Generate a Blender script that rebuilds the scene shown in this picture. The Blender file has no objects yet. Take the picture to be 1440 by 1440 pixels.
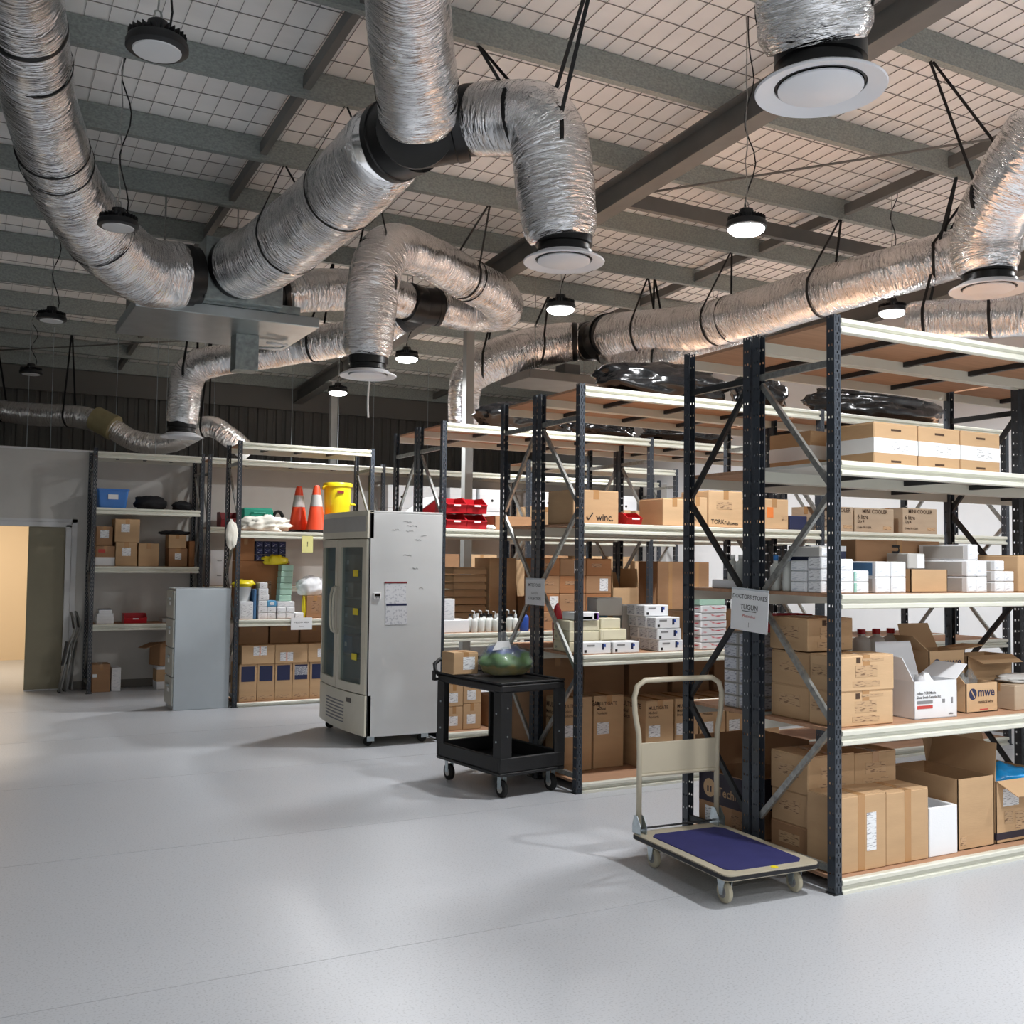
import bpy, bmesh, math, random
from mathutils import Vector, Matrix, noise
random.seed(7)
PI = math.pi
ORD = 'first second third fourth fifth sixth seventh eighth ninth tenth eleventh twelfth thirteenth fourteenth fifteenth sixteenth'.split()
scene = bpy.context.scene
col = scene.collection

# ------------------------------------------------------------------ camera
cam_data = bpy.data.cameras.new('camera')
cam_data.sensor_width = 36.0
cam_data.lens = 1445.78 / 1440 * 36.0
cam_data.clip_end = 200
cam = bpy.data.objects.new('camera', cam_data)
col.objects.link(cam)
def look(pitch, roll, yaw):
    f = Vector((math.cos(yaw) * math.cos(pitch), math.sin(yaw) * math.cos(pitch), math.sin(pitch)))
    r = Vector((math.sin(yaw), -math.cos(yaw), 0)); u = r.cross(f)
    c, s = math.cos(roll), math.sin(roll)
    R = c * r + s * u; U = -s * r + c * u
    return Matrix((R, U, -f)).transposed()
cam.matrix_world = Matrix.Translation((0, 0, 1.6947)) @ look(math.radians(2.636), math.radians(.697), math.radians(61.753)).to_4x4()
scene.camera = cam

# ------------------------------------------------------------------ world, exposure
world = bpy.data.worlds.new('world'); scene.world = world
world.use_nodes = True
world.node_tree.nodes['Background'].inputs[0].default_value = (.8, .85, .9, 1)
world.node_tree.nodes['Background'].inputs[1].default_value = .02
vs = scene.view_settings
vs.view_transform = 'Standard'; vs.look = 'None'; vs.gamma = 1; vs.use_curve_mapping = False
vs.exposure = 0.0
scene.cycles.adaptive_threshold = .035
scene.cycles.max_bounces = 8
LAMP_W = 84.0
# lit lamps (x, y, z) and unlit lamps; lit ones past the top line are unseen, mostly added for light
LAMPS_ON = [(4.69, 5.38, 4.0), (4.77, 7.99, 4.0), (4.46, 10.9, 4.0), (4.57, 13.66, 4.0), (8.0, 7.05, 4.18),
            (4.5, 2.5, 4.0), (4.7, -.6, 4.05), (8.1, 1.4, 4.2), (8.1, 4.2, 4.2), (8.1, 9.9, 4.1), (8.1, 12.6, 4.0),  # outside the view: first follows the trolley's shadow, others added for light
            (.75, -2.2, 4.1), (.75, -4.8, 4.1), (-3.1, -2.2, 4.1), (-3.1, -4.8, 4.1), (4.7, -4.6, 4.1)]  # added behind the viewer to brighten ceiling and fridge front
LAMPS_OFF = [(.72, 4.8, 4.0), (.91, 7.57, 4.0), (.73, 10.96, 4.0), (.74, 14.4, 4.0)]

# ------------------------------------------------------------------ helpers
def lin(hexcol):
    v = [int(hexcol[i:i + 2], 16) / 255 for i in (0, 2, 4)]
    return tuple(c / 12.92 if c <= .04045 else ((c + .055) / 1.055) ** 2.4 for c in v) + (1,)
MATS = {}
def mat(name, hexcol, rough=.5, metal=0, var=0, vscale=(8, 8, 8), bump=0, bscale=(60, 60, 60), spec=.5, emit=0, coord='Object', hex2=None):
    m = bpy.data.materials.new(name); m.use_nodes = True
    nt = m.node_tree; b = nt.nodes['Principled BSDF']
    b.inputs['Roughness'].default_value = rough; b.inputs['Metallic'].default_value = metal
    b.inputs['Specular IOR Level'].default_value = spec
    c = lin(hexcol); b.inputs['Base Color'].default_value = c
    def noise_node(sc, detail=4):
        tc = nt.nodes.new('ShaderNodeTexCoord'); mp = nt.nodes.new('ShaderNodeMapping')
        mp.inputs['Scale'].default_value = sc
        nz = nt.nodes.new('ShaderNodeTexNoise'); nz.inputs['Scale'].default_value = 1; nz.inputs['Detail'].default_value = detail
        nt.links.new(tc.outputs[coord], mp.inputs[0]); nt.links.new(mp.outputs[0], nz.inputs['Vector'])
        return nz
    if var:
        nz = noise_node(vscale)
        rp = nt.nodes.new('ShaderNodeValToRGB')
        c2 = lin(hex2) if hex2 else c
        rp.color_ramp.elements[0].position = .3; rp.color_ramp.elements[1].position = .7
        rp.color_ramp.elements[0].color = tuple(x * (1 - var) for x in c[:3]) + (1,)
        rp.color_ramp.elements[1].color = tuple(min(1, x * (1 + var)) for x in c2[:3]) + (1,)
        nt.links.new(nz.outputs[0], rp.inputs[0]); nt.links.new(rp.outputs[0], b.inputs['Base Color'])
    if bump:
        nz = noise_node(bscale, 3)
        bp = nt.nodes.new('ShaderNodeBump'); bp.inputs['Strength'].default_value = bump; bp.inputs['Distance'].default_value = .01
        nt.links.new(nz.outputs[0], bp.inputs['Height']); nt.links.new(bp.outputs[0], b.inputs['Normal'])
    if emit:
        b.inputs['Emission Color'].default_value = c; b.inputs['Emission Strength'].default_value = emit
    MATS[name] = m
    return m
def nodes_of(name): m = MATS[name]; return m.node_tree, m.node_tree.nodes['Principled BSDF']

KB = dict(var=.06, vscale=(3, 3, 12), bump=.06, bscale=(20, 20, 120), rough=.8, spec=.2)
mat('kraft', 'c3a27d', **KB); mat('kraft_light', 'cfae88', **KB); mat('kraft_dark', 'a78262', **KB); mat('kraft_red', 'a5744f', **KB)
mat('kraft_grey', 'b9a58e', **KB); mat('kraft_inside', '8e6a48', **KB)
mat('tape_brown', 'b58a5c', rough=.25, spec=.5)
mat('card_white', 'e9ebee', rough=.6, var=.02, spec=.3); mat('card_grey', 'b8b6b2', rough=.6, var=.03); mat('card_cream', 'e0d9bd', rough=.55, var=.03)
mat('paper', 'eef0f2', rough=.8, var=.015); mat('paper_yellow', 'e8e39a', rough=.8, var=.02)
mat('ink', '1d1b1c', rough=.8); mat('ink_brown', '4b3626', rough=.8); mat('ink_grey', '8a8a8c', rough=.8); mat('ink_red', 'c44a44', rough=.8)
mat('navy', '20284d', rough=.5, var=.05); mat('plum', '2a2230', rough=.6, var=.05); mat('blue', '2f55b0', rough=.45, var=.04)
mat('sky_blue', '5fa3cf', rough=.5); mat('steel_blue', '4f7ba6', rough=.5); mat('teal', '7fbfae', rough=.5); mat('mint', 'a9cdbb', rough=.55)
mat('orange', 'e8823a', rough=.5); mat('purple', '7b4aa5', rough=.5); mat('green', '1f8a72', rough=.4); mat('red', 'c31f2b', rough=.35, var=.05)
mat('dark_red', '7e1f25', rough=.45, var=.05); mat('cone_orange', 'f0512f', rough=.4, var=.04); mat('yellow', 'ecd81f', rough=.35, var=.03)
mat('tub_blue', '3f7fd0', rough=.35, var=.04); mat('white_plastic', 'e4e6e6', rough=.35, var=.02); mat('foam_white', 'f2f4f7', rough=.85, bump=.1, bscale=(150, 150, 150))
mat('black_plastic', '18191b', rough=.5, bump=.15, bscale=(250, 250, 250), var=.1)
mat('black_rubber', '141414', rough=.75); mat('wheel_cream', 'b9b29c', rough=.6, var=.05)
mat('post_black', '3a4048', rough=.36, var=.08, spec=.5)
mat('brace_grey', 'a3a5a2', rough=.38, metal=.7, var=.25, vscale=(40, 40, 40)); mat('brace_dark', '3c3e40', rough=.4, metal=.5, var=.1)
mat('beam_cream', 'dcdccf', rough=.35, var=.02, spec=.5)
mat('board_brown', 'b38c70', rough=.75, var=.1, vscale=(2, 30, 8), spec=.25); mat('board_white', 'cfcdc5', rough=.6, var=.03)
mat('galvanised', '9aa3a3', rough=.42, metal=.85, var=.22, vscale=(18, 18, 18), bump=.05, bscale=(30, 30, 30))
mat('purlin_zinc', '99a09d', rough=.5, metal=.35, var=.2, vscale=(45, 70, 70), bump=.04, bscale=(40, 40, 40))
mat('duct_steel', 'b5bcbe', rough=.33, metal=.9, var=.08, vscale=(5, 5, 5))
mat('rafter_paint', '6d6c69', rough=.5, var=.1, vscale=(4, 4, 4)); mat('column_paint', '8f918f', rough=.5, var=.03)
mat('strap', '111112', rough=.7); mat('fitting_black', '101011', rough=.35, spec=.5); mat('fitting_tan', 'a39a74', rough=.6, var=.1)
mat('roof_blanket', 'f0efec', rough=.75, var=.05, vscale=(1.5, 4, 4), bump=.12, bscale=(3, 6, 6)); mat('mesh_wire', '8a8784', rough=.5, metal=.3)
mat('wall_paint', 'c9c7c2', rough=.7, var=.02); mat('wall_white', 'e6e8ea', rough=.7, var=.01); mat('wall_cream', 'ecd7b8', rough=.7)
mat('clad_dark', '6a6864', rough=.55, var=.05, vscale=(2, 2, 1)); mat('frame_white', 'd8d9da', rough=.45); mat('door_olive', '8d8670', rough=.5, var=.03)
mat('diffuser_white', 'e6e8ec', rough=.4); mat('lamp_black', '17181a', rough=.45, var=.1)
mat('lens_off', 'cfd1d2', rough=.35)
mat('fridge_side', 'd3d5d5', rough=.35, var=.025, vscale=(2, 2, 4)); mat('fridge_cream', 'dcd7c6', rough=.4, var=.03); mat('fridge_inner', 'b4c2c8', rough=.5)
mat('cabinet_grey', 'b7c0c6', rough=.38, var=.015); mat('cabinet_front', 'b3b5ae', rough=.4)
mat('trolley_cream', 'bdb49f', rough=.35, var=.02); mat('trolley_mat', '2b2c63', rough=.75, var=.08, bump=.2, bscale=(200, 200, 200)); mat('bumper', '17171c', rough=.5)
mat('zinc_bright', 'bcc7cc', rough=.28, metal=.9, var=.1, vscale=(40, 40, 40))
mat('chair_grey', '8e8f8d', rough=.3, metal=.6); mat('cloth_white', 'e5e2d6', rough=.85, bump=.3, bscale=(25, 25, 25)); mat('cloth_black', '1b1c20', rough=.8, bump=.3, bscale=(30, 30, 30))
mat('skirting', '77736c', rough=.5)
for nm, h, e in (('lens_on', 'ffffff', 26),): mat(nm, h, emit=e)
mat('digital', '10110f', rough=.2)
mat('cap_blue', '2e6fae', rough=.4); mat('bottle_white', 'e9ece9', rough=.3, var=.02); mat('bottle_clear', 'cfd2cd', rough=.15)

def see_through(name, hexcol, amount, rough=.08):
    m = bpy.data.materials.new(name); m.use_nodes = True; nt = m.node_tree
    out = nt.nodes['Material Output']; b = nt.nodes['Principled BSDF']
    b.inputs['Base Color'].default_value = lin(hexcol); b.inputs['Roughness'].default_value = rough
    tr = nt.nodes.new('ShaderNodeBsdfTransparent'); tr.inputs[0].default_value = lin(hexcol)
    mx = nt.nodes.new('ShaderNodeMixShader'); mx.inputs[0].default_value = amount
    nt.links.new(tr.outputs[0], mx.inputs[1]); nt.links.new(b.outputs[0], mx.inputs[2]); nt.links.new(mx.outputs[0], out.inputs[0])
    MATS[name] = m
see_through('fridge_glass', 'dde6e7', .12); see_through('clear_film', 'eef2f4', .16, .1)

def foil(name, hexcol, rough, b1, b2):
    mat(name, hexcol, rough=rough, metal=1)
    nt, b = nodes_of(name)
    uv = nt.nodes.new('ShaderNodeUVMap')
    def nz(sc, det, dist):
        mp = nt.nodes.new('ShaderNodeMapping'); mp.inputs['Scale'].default_value = sc; mp.inputs['Rotation'].default_value = (0, 0, .25)
        n = nt.nodes.new('ShaderNodeTexNoise'); n.inputs['Scale'].default_value = 1; n.inputs['Detail'].default_value = det; n.inputs['Distortion'].default_value = dist
        nt.links.new(uv.outputs[0], mp.inputs[0]); nt.links.new(mp.outputs[0], n.inputs['Vector']); return n
    a = nz((6, 34, 1), 3, .8); c = nz((26, 150, 1), 2, .5)
    bp = nt.nodes.new('ShaderNodeBump'); bp.inputs['Strength'].default_value = b1; bp.inputs['Distance'].default_value = .06
    bp2 = nt.nodes.new('ShaderNodeBump'); bp2.inputs['Strength'].default_value = b2; bp2.inputs['Distance'].default_value = .008
    k = nz((1.6, 2.6, 1), 2, .3); rp = nt.nodes.new('ShaderNodeMapRange'); rp.inputs[1].default_value = .35; rp.inputs[2].default_value = .62; rp.inputs[3].default_value = .12
    mu = nt.nodes.new('ShaderNodeMath'); mu.operation = 'MULTIPLY'
    nt.links.new(k.outputs[0], rp.inputs[0]); nt.links.new(a.outputs[0], mu.inputs[0]); nt.links.new(rp.outputs[0], mu.inputs[1])
    nt.links.new(mu.outputs[0], bp.inputs['Height']); nt.links.new(c.outputs[0], bp2.inputs['Height'])
    nt.links.new(bp.outputs[0], bp2.inputs['Normal']); nt.links.new(bp2.outputs[0], b.inputs['Normal'])
foil('foil', 'f0f0f1', .12, .9, .45)
mat('bag_black', '0e0f11', rough=.22, spec=.6, bump=.5, bscale=(14, 14, 14))

# perforated post: slots and round holes punched right through the folded sheet
def perforate(name):
    nt, b = nodes_of(name); out = nt.nodes['Material Output']
    def N(t, **k):
        n = nt.nodes.new(t)
        for a, v in k.items(): setattr(n, a, v)
        return n
    def M(op, a, bb=None):
        n = N('ShaderNodeMath', operation=op)
        for i, v in enumerate((a, bb)):
            if v is None: continue
            if isinstance(v, (int, float)): n.inputs[i].default_value = v
            else: nt.links.new(v, n.inputs[i])
        return n.outputs[0]
    tc = N('ShaderNodeTexCoord'); sp = N('ShaderNodeSeparateXYZ'); nt.links.new(tc.outputs['Object'], sp.inputs[0])
    gm = N('ShaderNodeNewGeometry'); sn = N('ShaderNodeSeparateXYZ'); nt.links.new(tc.outputs['Normal'], sn.inputs[0])
    x, y, z = sp.outputs
    fy = M('GREATER_THAN', M('ABSOLUTE', sn.outputs[1]), .7); fx = M('GREATER_THAN', M('ABSOLUTE', sn.outputs[0]), .7)
    def rep(off, pitch, half): return M('LESS_THAN', M('ABSOLUTE', M('SUBTRACT', M('FRACT', M('DIVIDE', M('ADD', z, off), pitch)), .5)), half)
    slot = M('MULTIPLY', rep(0, .05, .27), M('LESS_THAN', M('ABSOLUTE', M('SUBTRACT', M('ABSOLUTE', x), .0115)), .0028))
    dot = M('MULTIPLY', rep(.025, .05, .1), M('LESS_THAN', M('ABSOLUTE', x), .0045))
    hole_f = M('MULTIPLY', fy, M('MAXIMUM', slot, dot))
    side = M('MULTIPLY', rep(.01, .076, .085), M('LESS_THAN', M('ABSOLUTE', M('SUBTRACT', M('ABSOLUTE', y), .012)), .0055))
    hole = M('MAXIMUM', hole_f, M('MULTIPLY', fx, side))
    tr = N('ShaderNodeBsdfTransparent'); mx = N('ShaderNodeMixShader')
    nt.links.new(hole, mx.inputs[0]); nt.links.new(b.outputs[0], mx.inputs[1]); nt.links.new(tr.outputs[0], mx.inputs[2]); nt.links.new(mx.outputs[0], out.inputs[0])
perforate('post_black')

# printed sticker: lines of fine print and a bar code block
def printed(name, base, ink, sx, sy):
    mat(name, base, rough=.7); nt, b = nodes_of(name)
    tc = nt.nodes.new('ShaderNodeTexCoord'); mp = nt.nodes.new('ShaderNodeMapping'); mp.inputs['Scale'].default_value = (sx, sy, sx)
    br = nt.nodes.new('ShaderNodeTexNoise'); br.inputs['Scale'].default_value = 1; br.inputs['Detail'].default_value = 1
    rp = nt.nodes.new('ShaderNodeValToRGB'); rp.color_ramp.interpolation = 'LINEAR'
    rp.color_ramp.elements[0].position = .36; rp.color_ramp.elements[0].color = lin(ink)
    rp.color_ramp.elements[1].position = .44; rp.color_ramp.elements[1].color = lin(base)
    nt.links.new(tc.outputs['Object'], mp.inputs[0]); nt.links.new(mp.outputs[0], br.inputs[0]); nt.links.new(br.outputs[0], rp.inputs[0]); nt.links.new(rp.outputs[0], b.inputs['Base Color'])
printed('label_print', 'eceef0', '9a9ba1', 24, 200); printed('box_print', 'eef0f3', 'cdd2d9', 18, 150); printed('box_print_dark', 'd3d6dd', '8b90a2', 22, 110)
printed('calendar_print', 'd9dbdf', 'b9bcc4', 50, 150); printed('red_print', 'd8dadd', 'c2303a', 9, 34); printed('navy_print', '2a3266', 'c6cbe0', 25, 90)

class MB:
    def __init__(s): s.v = []; s.f = []; s.m = []; s.uv = {}
    def add(s, vs, fs, m=0):
        o = len(s.v); s.v += [tuple(p) for p in vs]
        s.f += [tuple(i + o for i in f) for f in fs]; s.m += [m] * len(fs)
        return o
    def box(s, x0, y0, z0, x1, y1, z1, m=0, M=None):
        vs = [Vector((x, y, z)) for z in (z0, z1) for y in (y0, y1) for x in (x0, x1)]
        if M is not None: vs = [M @ p for p in vs]
        s.add(vs, [(0, 2, 3, 1), (4, 5, 7, 6), (0, 1, 5, 4), (2, 6, 7, 3), (0, 4, 6, 2), (1, 3, 7, 5)], m); return s
    def cbox(s, x0, y0, z0, x1, y1, z1, c=.004, m=0, M=None):
        c = min(c, (x1 - x0) / 3, (y1 - y0) / 3, (z1 - z0) / 3)
        vs = []; idx = {}
        for ix, (xx, dx) in enumerate(((x0, 1), (x1, -1))):
            for iy, (yy, dy) in enumerate(((y0, 1), (y1, -1))):
                for iz, (zz, dz) in enumerate(((z0, 1), (z1, -1))):
                    for ax, p in enumerate(((xx, yy + dy * c, zz + dz * c), (xx + dx * c, yy, zz + dz * c), (xx + dx * c, yy + dy * c, zz))):
                        idx[ix, iy, iz, ax] = len(vs); vs.append(Vector(p))
        I = lambda *k: idx[k]
        fs = []
        for i in (0, 1):
            fs += [[I(i, 0, 0, 0), I(i, 1, 0, 0), I(i, 1, 1, 0), I(i, 0, 1, 0)], [I(0, i, 0, 1), I(1, i, 0, 1), I(1, i, 1, 1), I(0, i, 1, 1)], [I(0, 0, i, 2), I(1, 0, i, 2), I(1, 1, i, 2), I(0, 1, i, 2)]]
            for j in (0, 1):
                fs += [[I(i, j, 0, 0), I(i, j, 1, 0), I(i, j, 1, 1), I(i, j, 0, 1)], [I(i, 0, j, 0), I(i, 1, j, 0), I(i, 1, j, 2), I(i, 0, j, 2)], [I(0, i, j, 1), I(1, i, j, 1), I(1, i, j, 2), I(0, i, j, 2)]]
                for k in (0, 1): fs.append([I(i, j, k, 0), I(i, j, k, 1), I(i, j, k, 2)])
        if M is not None: vs = [M @ p for p in vs]
        s.add(vs, fs, m); return s
    def cyl(s, p0, p1, r, n=12, m=0, r1=None):
        p0, p1 = Vector(p0), Vector(p1); d = (p1 - p0).normalized()
        a = d.orthogonal().normalized(); b = d.cross(a); r1 = r if r1 is None else r1
        vs = [p + (a * math.cos(2 * PI * i / n) + b * math.sin(2 * PI * i / n)) * rr for p, rr in ((p0, r), (p1, r1)) for i in range(n)]
        fs = [(i, (i + 1) % n, n + (i + 1) % n, n + i) for i in range(n)] + [tuple(range(n))[::-1], tuple(range(n, 2 * n))]
        s.add(vs, fs, m); return s
    def tube(s, path, r, n=8, m=0, closed=False):
        P = [Vector(p) for p in path]; k = len(P); vs = []; a = None
        for i in range(k):
            d = (P[(i + 1) % k] - P[i - 1]) if closed else (P[min(i + 1, k - 1)] - P[max(i - 1, 0)])
            d.normalize()
            a = d.orthogonal().normalized() if a is None else (a - d * a.dot(d)).normalized()
            b = d.cross(a); rr = r[i] if isinstance(r, (list, tuple)) else r
            vs += [P[i] + (a * math.cos(2 * PI * j / n) + b * math.sin(2 * PI * j / n)) * rr for j in range(n)]
        fs = [(i * n + j, i * n + (j + 1) % n, ((i + 1) % k) * n + (j + 1) % n, ((i + 1) % k) * n + j) for i in range(k if closed else k - 1) for j in range(n)]
        if not closed: fs += [tuple(range(n))[::-1], tuple(range((k - 1) * n, k * n))]
        s.add(vs, fs, m); return s
    def lathe(s, prof, n=24, m=0, at=(0, 0, 0), M=None):
        vs = [Vector((r * math.cos(2 * PI * j / n), r * math.sin(2 * PI * j / n), z)) for r, z in prof for j in range(n)]
        if M is not None: vs = [M @ p for p in vs]
        vs = [p + Vector(at) for p in vs]
        k = len(prof)
        fs = [(i * n + j, i * n + (j + 1) % n, (i + 1) * n + (j + 1) % n, (i + 1) * n + j) for i in range(k - 1) for j in range(n)]
        if prof[0][0] > 1e-6: fs.append(tuple(range(n))[::-1])
        if prof[-1][0] > 1e-6: fs.append(tuple(range((k - 1) * n, k * n)))
        s.add(vs, fs, m); return s
    def prism(s, poly, axis, a, b, m=0):
        def P(u, v, w): return {'x': (w, u, v), 'y': (u, w, v), 'z': (u, v, w)}[axis]
        n = len(poly)
        vs = [P(u, v, w) for w in (a, b) for u, v in poly]
        s.add(vs, [(i, (i + 1) % n, n + (i + 1) % n, n + i) for i in range(n)] + [tuple(range(n))[::-1], tuple(range(n, 2 * n))], m); return s
    def mesh(s, name, mats, smooth=False):
        me = bpy.data.meshes.new(name); me.from_pydata(s.v, [], s.f)
        for k in mats: me.materials.append(MATS[k])
        me.polygons.foreach_set('material_index', s.m)
        bm = bmesh.new(); bm.from_mesh(me); bmesh.ops.recalc_face_normals(bm, faces=bm.faces); bm.to_mesh(me); bm.free()
        if smooth:
            me.polygons.foreach_set('use_smooth', [True] * len(me.polygons))
            if smooth != True: me.set_sharp_from_angle(angle=math.radians(smooth))
        return me
    def build(s, name, mats, parent=None, loc=(0, 0, 0), rz=0, smooth=False, rot=None):
        if isinstance(mats, str): mats = [mats]
        return link(name, s.mesh(name, mats, smooth), parent, loc, rz, rot)
def link(name, data, parent=None, loc=(0, 0, 0), rz=0, rot=None):
    o = bpy.data.objects.new(name, data); col.objects.link(o)
    o.location = loc; o.rotation_euler = rot if rot else (0, 0, rz)
    if parent: o.parent = parent
    return o
def tag(o, label, cat, group=None, kind=None):
    o['label'] = label; o['category'] = cat
    if group: o['group'] = group
    if kind: o['kind'] = kind
    return o
def thing(name, label, cat, loc=(0, 0, 0), rz=0, group=None, kind=None):
    return tag(link(name, None, None, loc, rz), label, cat, group, kind)
def text(s, size, m, parent, loc, rot, align='CENTER', name='lettering', bold=0):
    c = bpy.data.curves.new(name, 'FONT'); c.body = s; c.size = size; c.align_x = align; c.align_y = 'CENTER'; c.offset = bold * size
    c.resolution_u = 2; c.materials.append(MATS[m])
    tmp = bpy.data.objects.new('tmp', c); me = bpy.data.meshes.new_from_object(tmp); bpy.data.objects.remove(tmp); bpy.data.curves.remove(c)
    return link(name, me, parent, loc, 0, rot)
def facepos(face, u, v, w, d, h, off=.0012):
    # a point on a face of a box standing on its base centre; u, v run 0..1 from the lower corner as seen from outside
    if face == 'f': return ((u - .5) * w, -d / 2 - off, v * h), (PI / 2, 0, 0)
    if face == 'l': return (-w / 2 - off, (.5 - u) * d, v * h), (PI / 2, 0, -PI / 2)
    if face == 't': return ((u - .5) * w, (v - .5) * d, h + off), (0, 0, 0)
CACHE = {}
def shared(key, fn):
    if key not in CACHE: CACHE[key] = fn()
    return CACHE[key]
def plate(parent, name, face, u, v, pw, ph, m, w, d, h, t=.0016, off=0):
    me = shared(('plate', round(pw, 3), round(ph, 3), m), lambda: MB().box(-pw / 2, -ph / 2, 0, pw / 2, ph / 2, t).mesh(name, [m]))
    p, r = facepos(face, u, v, w, d, h, off)
    return link(name, me, parent, p, 0, r)
def carton(label, x, y, z, w, d, h, rz=0, m='kraft', tape='y', st=(), tx=(), group=None, name='carton', cat='box', flaps=True, bands=()):
    t = thing(name, label, cat, (x + w / 2, y + d / 2, z), rz, group)
    hb = h - (.004 if flaps else 0)
    link('body', shared(('cb', round(w, 3), round(d, 3), round(h, 3), m, flaps), lambda: MB().cbox(-w / 2, -d / 2, 0, w / 2, d / 2, hb, .005).mesh('body', [m])), t)
    if flaps:
        for s in (-1, 1):
            q = (-w / 2 + .003, -d / 2 + .003, -.0025, w / 2 - .003, -.0015, .004)
            link('flap', shared(('fl', round(w, 3), round(d, 3), m), lambda: MB().box(*q).mesh('flap', [m])), t, (0, 0, hb), 0 if s < 0 else PI)
    if tape:
        tw = min(.05, w * .2); b = MB()
        if tape in 'yY':
            b.box(-tw / 2, -d / 2 - .001, h - .0005, tw / 2, d / 2 + .001, h + .001)
            b.box(-tw / 2, -d / 2 - .0012, 0.004 if tape == 'Y' else h - min(.07, h * .3), tw / 2, -d / 2 + .0005, h + .001)
        else:
            b.box(-w / 2 - .001, -tw / 2, h - .0005, w / 2 + .001, tw / 2, h + .001)
            b.box(-w / 2 - .0012, -tw / 2, h - min(.07, h * .3), -w / 2 + .0005, tw / 2, h + .001)
        b.build('tape', 'tape_brown', t)
    for bd in bands:   # printed bands round the box: z0, z1, material
        MB().box(-w / 2 - .0008, -d / 2 - .0008, bd[0], w / 2 + .0008, d / 2 + .0008, bd[1]).build('printed_band', bd[2], t)
    for s in st: plate(t, 'sticker', *s, w, d, h)
    for face, u, v, s, size, mm, *al in tx:
        p, r = facepos(face, u, v, w, d, h, .0022); text(s, size, mm, t, p, r, al[0] if al else 'LEFT', bold=.012)
    return t
def hinge(parent, name, m, wid, ln, loc, rotz, ang, t=.004, skew=.02):
    # a cardboard flap hinged along its own x axis at loc, swung up by ang
    b = MB(); b.prism([(-wid / 2, 0), (wid / 2, 0), (wid / 2 - skew, ln), (-wid / 2 + skew, ln)], 'z', -t / 2, t / 2)
    o = b.build(name, m, parent); o.rotation_euler = (Matrix.Rotation(rotz, 3, 'Z') @ Matrix.Rotation(ang, 3, 'X')).to_euler(); o.location = loc
    return o
def open_carton(label, x, y, z, w, d, h, rz=0, m='kraft', inside='kraft_inside', flaps=(), st=(), tx=(), name='open_carton', bands=(), group=None):
    t = thing(name, label, 'box', (x + w / 2, y + d / 2, z), rz, group); k = .005
    b = MB(); W, D = w / 2, d / 2
    b.box(-W, -D, 0, W, D, k); b.box(-W, -D, 0, W, -D + k, h); b.box(-W, D - k, 0, W, D, h); b.box(-W, -D, 0, -W + k, D, h); b.box(W - k, -D, 0, W, D, h)
    b.build('body', m, t)
    for side, ln, ang in flaps:
        if side == 'f': hinge(t, 'flap', m, w - .01, ln, (0, -D, h), PI, ang)
        if side == 'b': hinge(t, 'flap', m, w - .01, ln, (0, D, h), 0, ang)
        if side == 'l': hinge(t, 'flap', m, d - .01, ln, (-W, 0, h), PI / 2, ang)
        if side == 'r': hinge(t, 'flap', m, d - .01, ln, (W, 0, h), -PI / 2, ang)
    for bd in bands: MB().box(-W - .0008, -D - .0008, bd[0], W + .0008, -D, bd[1]).box(-W - .0008, -D, bd[0], -W, D, bd[1]).build('printed_band', bd[2], t)
    for s in st: plate(t, 'sticker', *s, w, d, h)
    for face, u, v, s, size, mm, *al in tx:
        p, r = facepos(face, u, v, w, d, h, .0022); text(s, size, mm, t, p, r, al[0] if al else 'LEFT', bold=.012)
    return t
def blob_mesh(rx, ry, h, seed, m, amp=.25, nu=36, nv=18, freq=2.2, flat=.25, name='bag'):
    # a soft heap with a flattened underside
    b = MB(); vs = []; off = Vector((seed * 3.7, seed * 1.3, seed * 2.1))
    for i in range(nv + 1):
        th = PI * i / nv
        for j in range(nu):
            ph = 2 * PI * j / nu
            p = Vector((math.sin(th) * math.cos(ph), math.sin(th) * math.sin(ph), -math.cos(th)))
            k = 1 + amp * noise.noise(p * freq + off) + amp * .45 * noise.noise(p * freq * 2.7 + off) + amp * .2 * abs(noise.noise(p * freq * 6 + off))
            q = p * k; z = max(q.z, -1 + flat) if flat else q.z
            vs.append((q.x * rx, q.y * ry, z))
    zs = [v[2] for v in vs]; z0, z1 = min(zs), max(zs)
    vs = [(x, y, (z - z0) / (z1 - z0) * h) for x, y, z in vs]
    fs = [(i * nu + j, i * nu + (j + 1) % nu, (i + 1) * nu + (j + 1) % nu, (i + 1) * nu + j) for i in range(nv) for j in range(nu)]
    b.add(vs, fs); return b.mesh(name, [m], True)
def blob(name, label, cat, x, y, z, rx, ry, h, seed, m, amp=.25, rz=0, parent=None, **k):
    me = blob_mesh(rx, ry, h, seed, m, amp, name=name, **k)
    o = link(name, me, parent, (x, y, z), rz)
    if not parent: tag(o, label, cat)
    return o

# ------------------------------------------------------------------ building shell
def zr(y, off=0): return 5.311 + off - .0515 * y
XL, XR, YN, YF = -7.0, 10.5, -7.0, 18.4
def struct(name, label, cat, b, m, smooth=False):
    return tag(b.build(name, m, smooth=smooth), label, cat, kind='structure')
nt, bs = (mat('floor_vinyl', 'bfc2c7', rough=.36, spec=.4), nodes_of('floor_vinyl'))[1]
tc = nt.nodes.new('ShaderNodeTexCoord'); n1 = nt.nodes.new('ShaderNodeTexNoise'); n1.inputs['Scale'].default_value = 95; n1.inputs['Detail'].default_value = 3
n2 = nt.nodes.new('ShaderNodeTexNoise'); n2.inputs['Scale'].default_value = .5; n2.inputs['Detail'].default_value = 3
r1 = nt.nodes.new('ShaderNodeValToRGB'); r1.color_ramp.elements[0].position = .3; r1.color_ramp.elements[0].color = lin('a8abb0'); r1.color_ramp.elements[1].position = .47; r1.color_ramp.elements[1].color = lin('bfc2c7')
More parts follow.
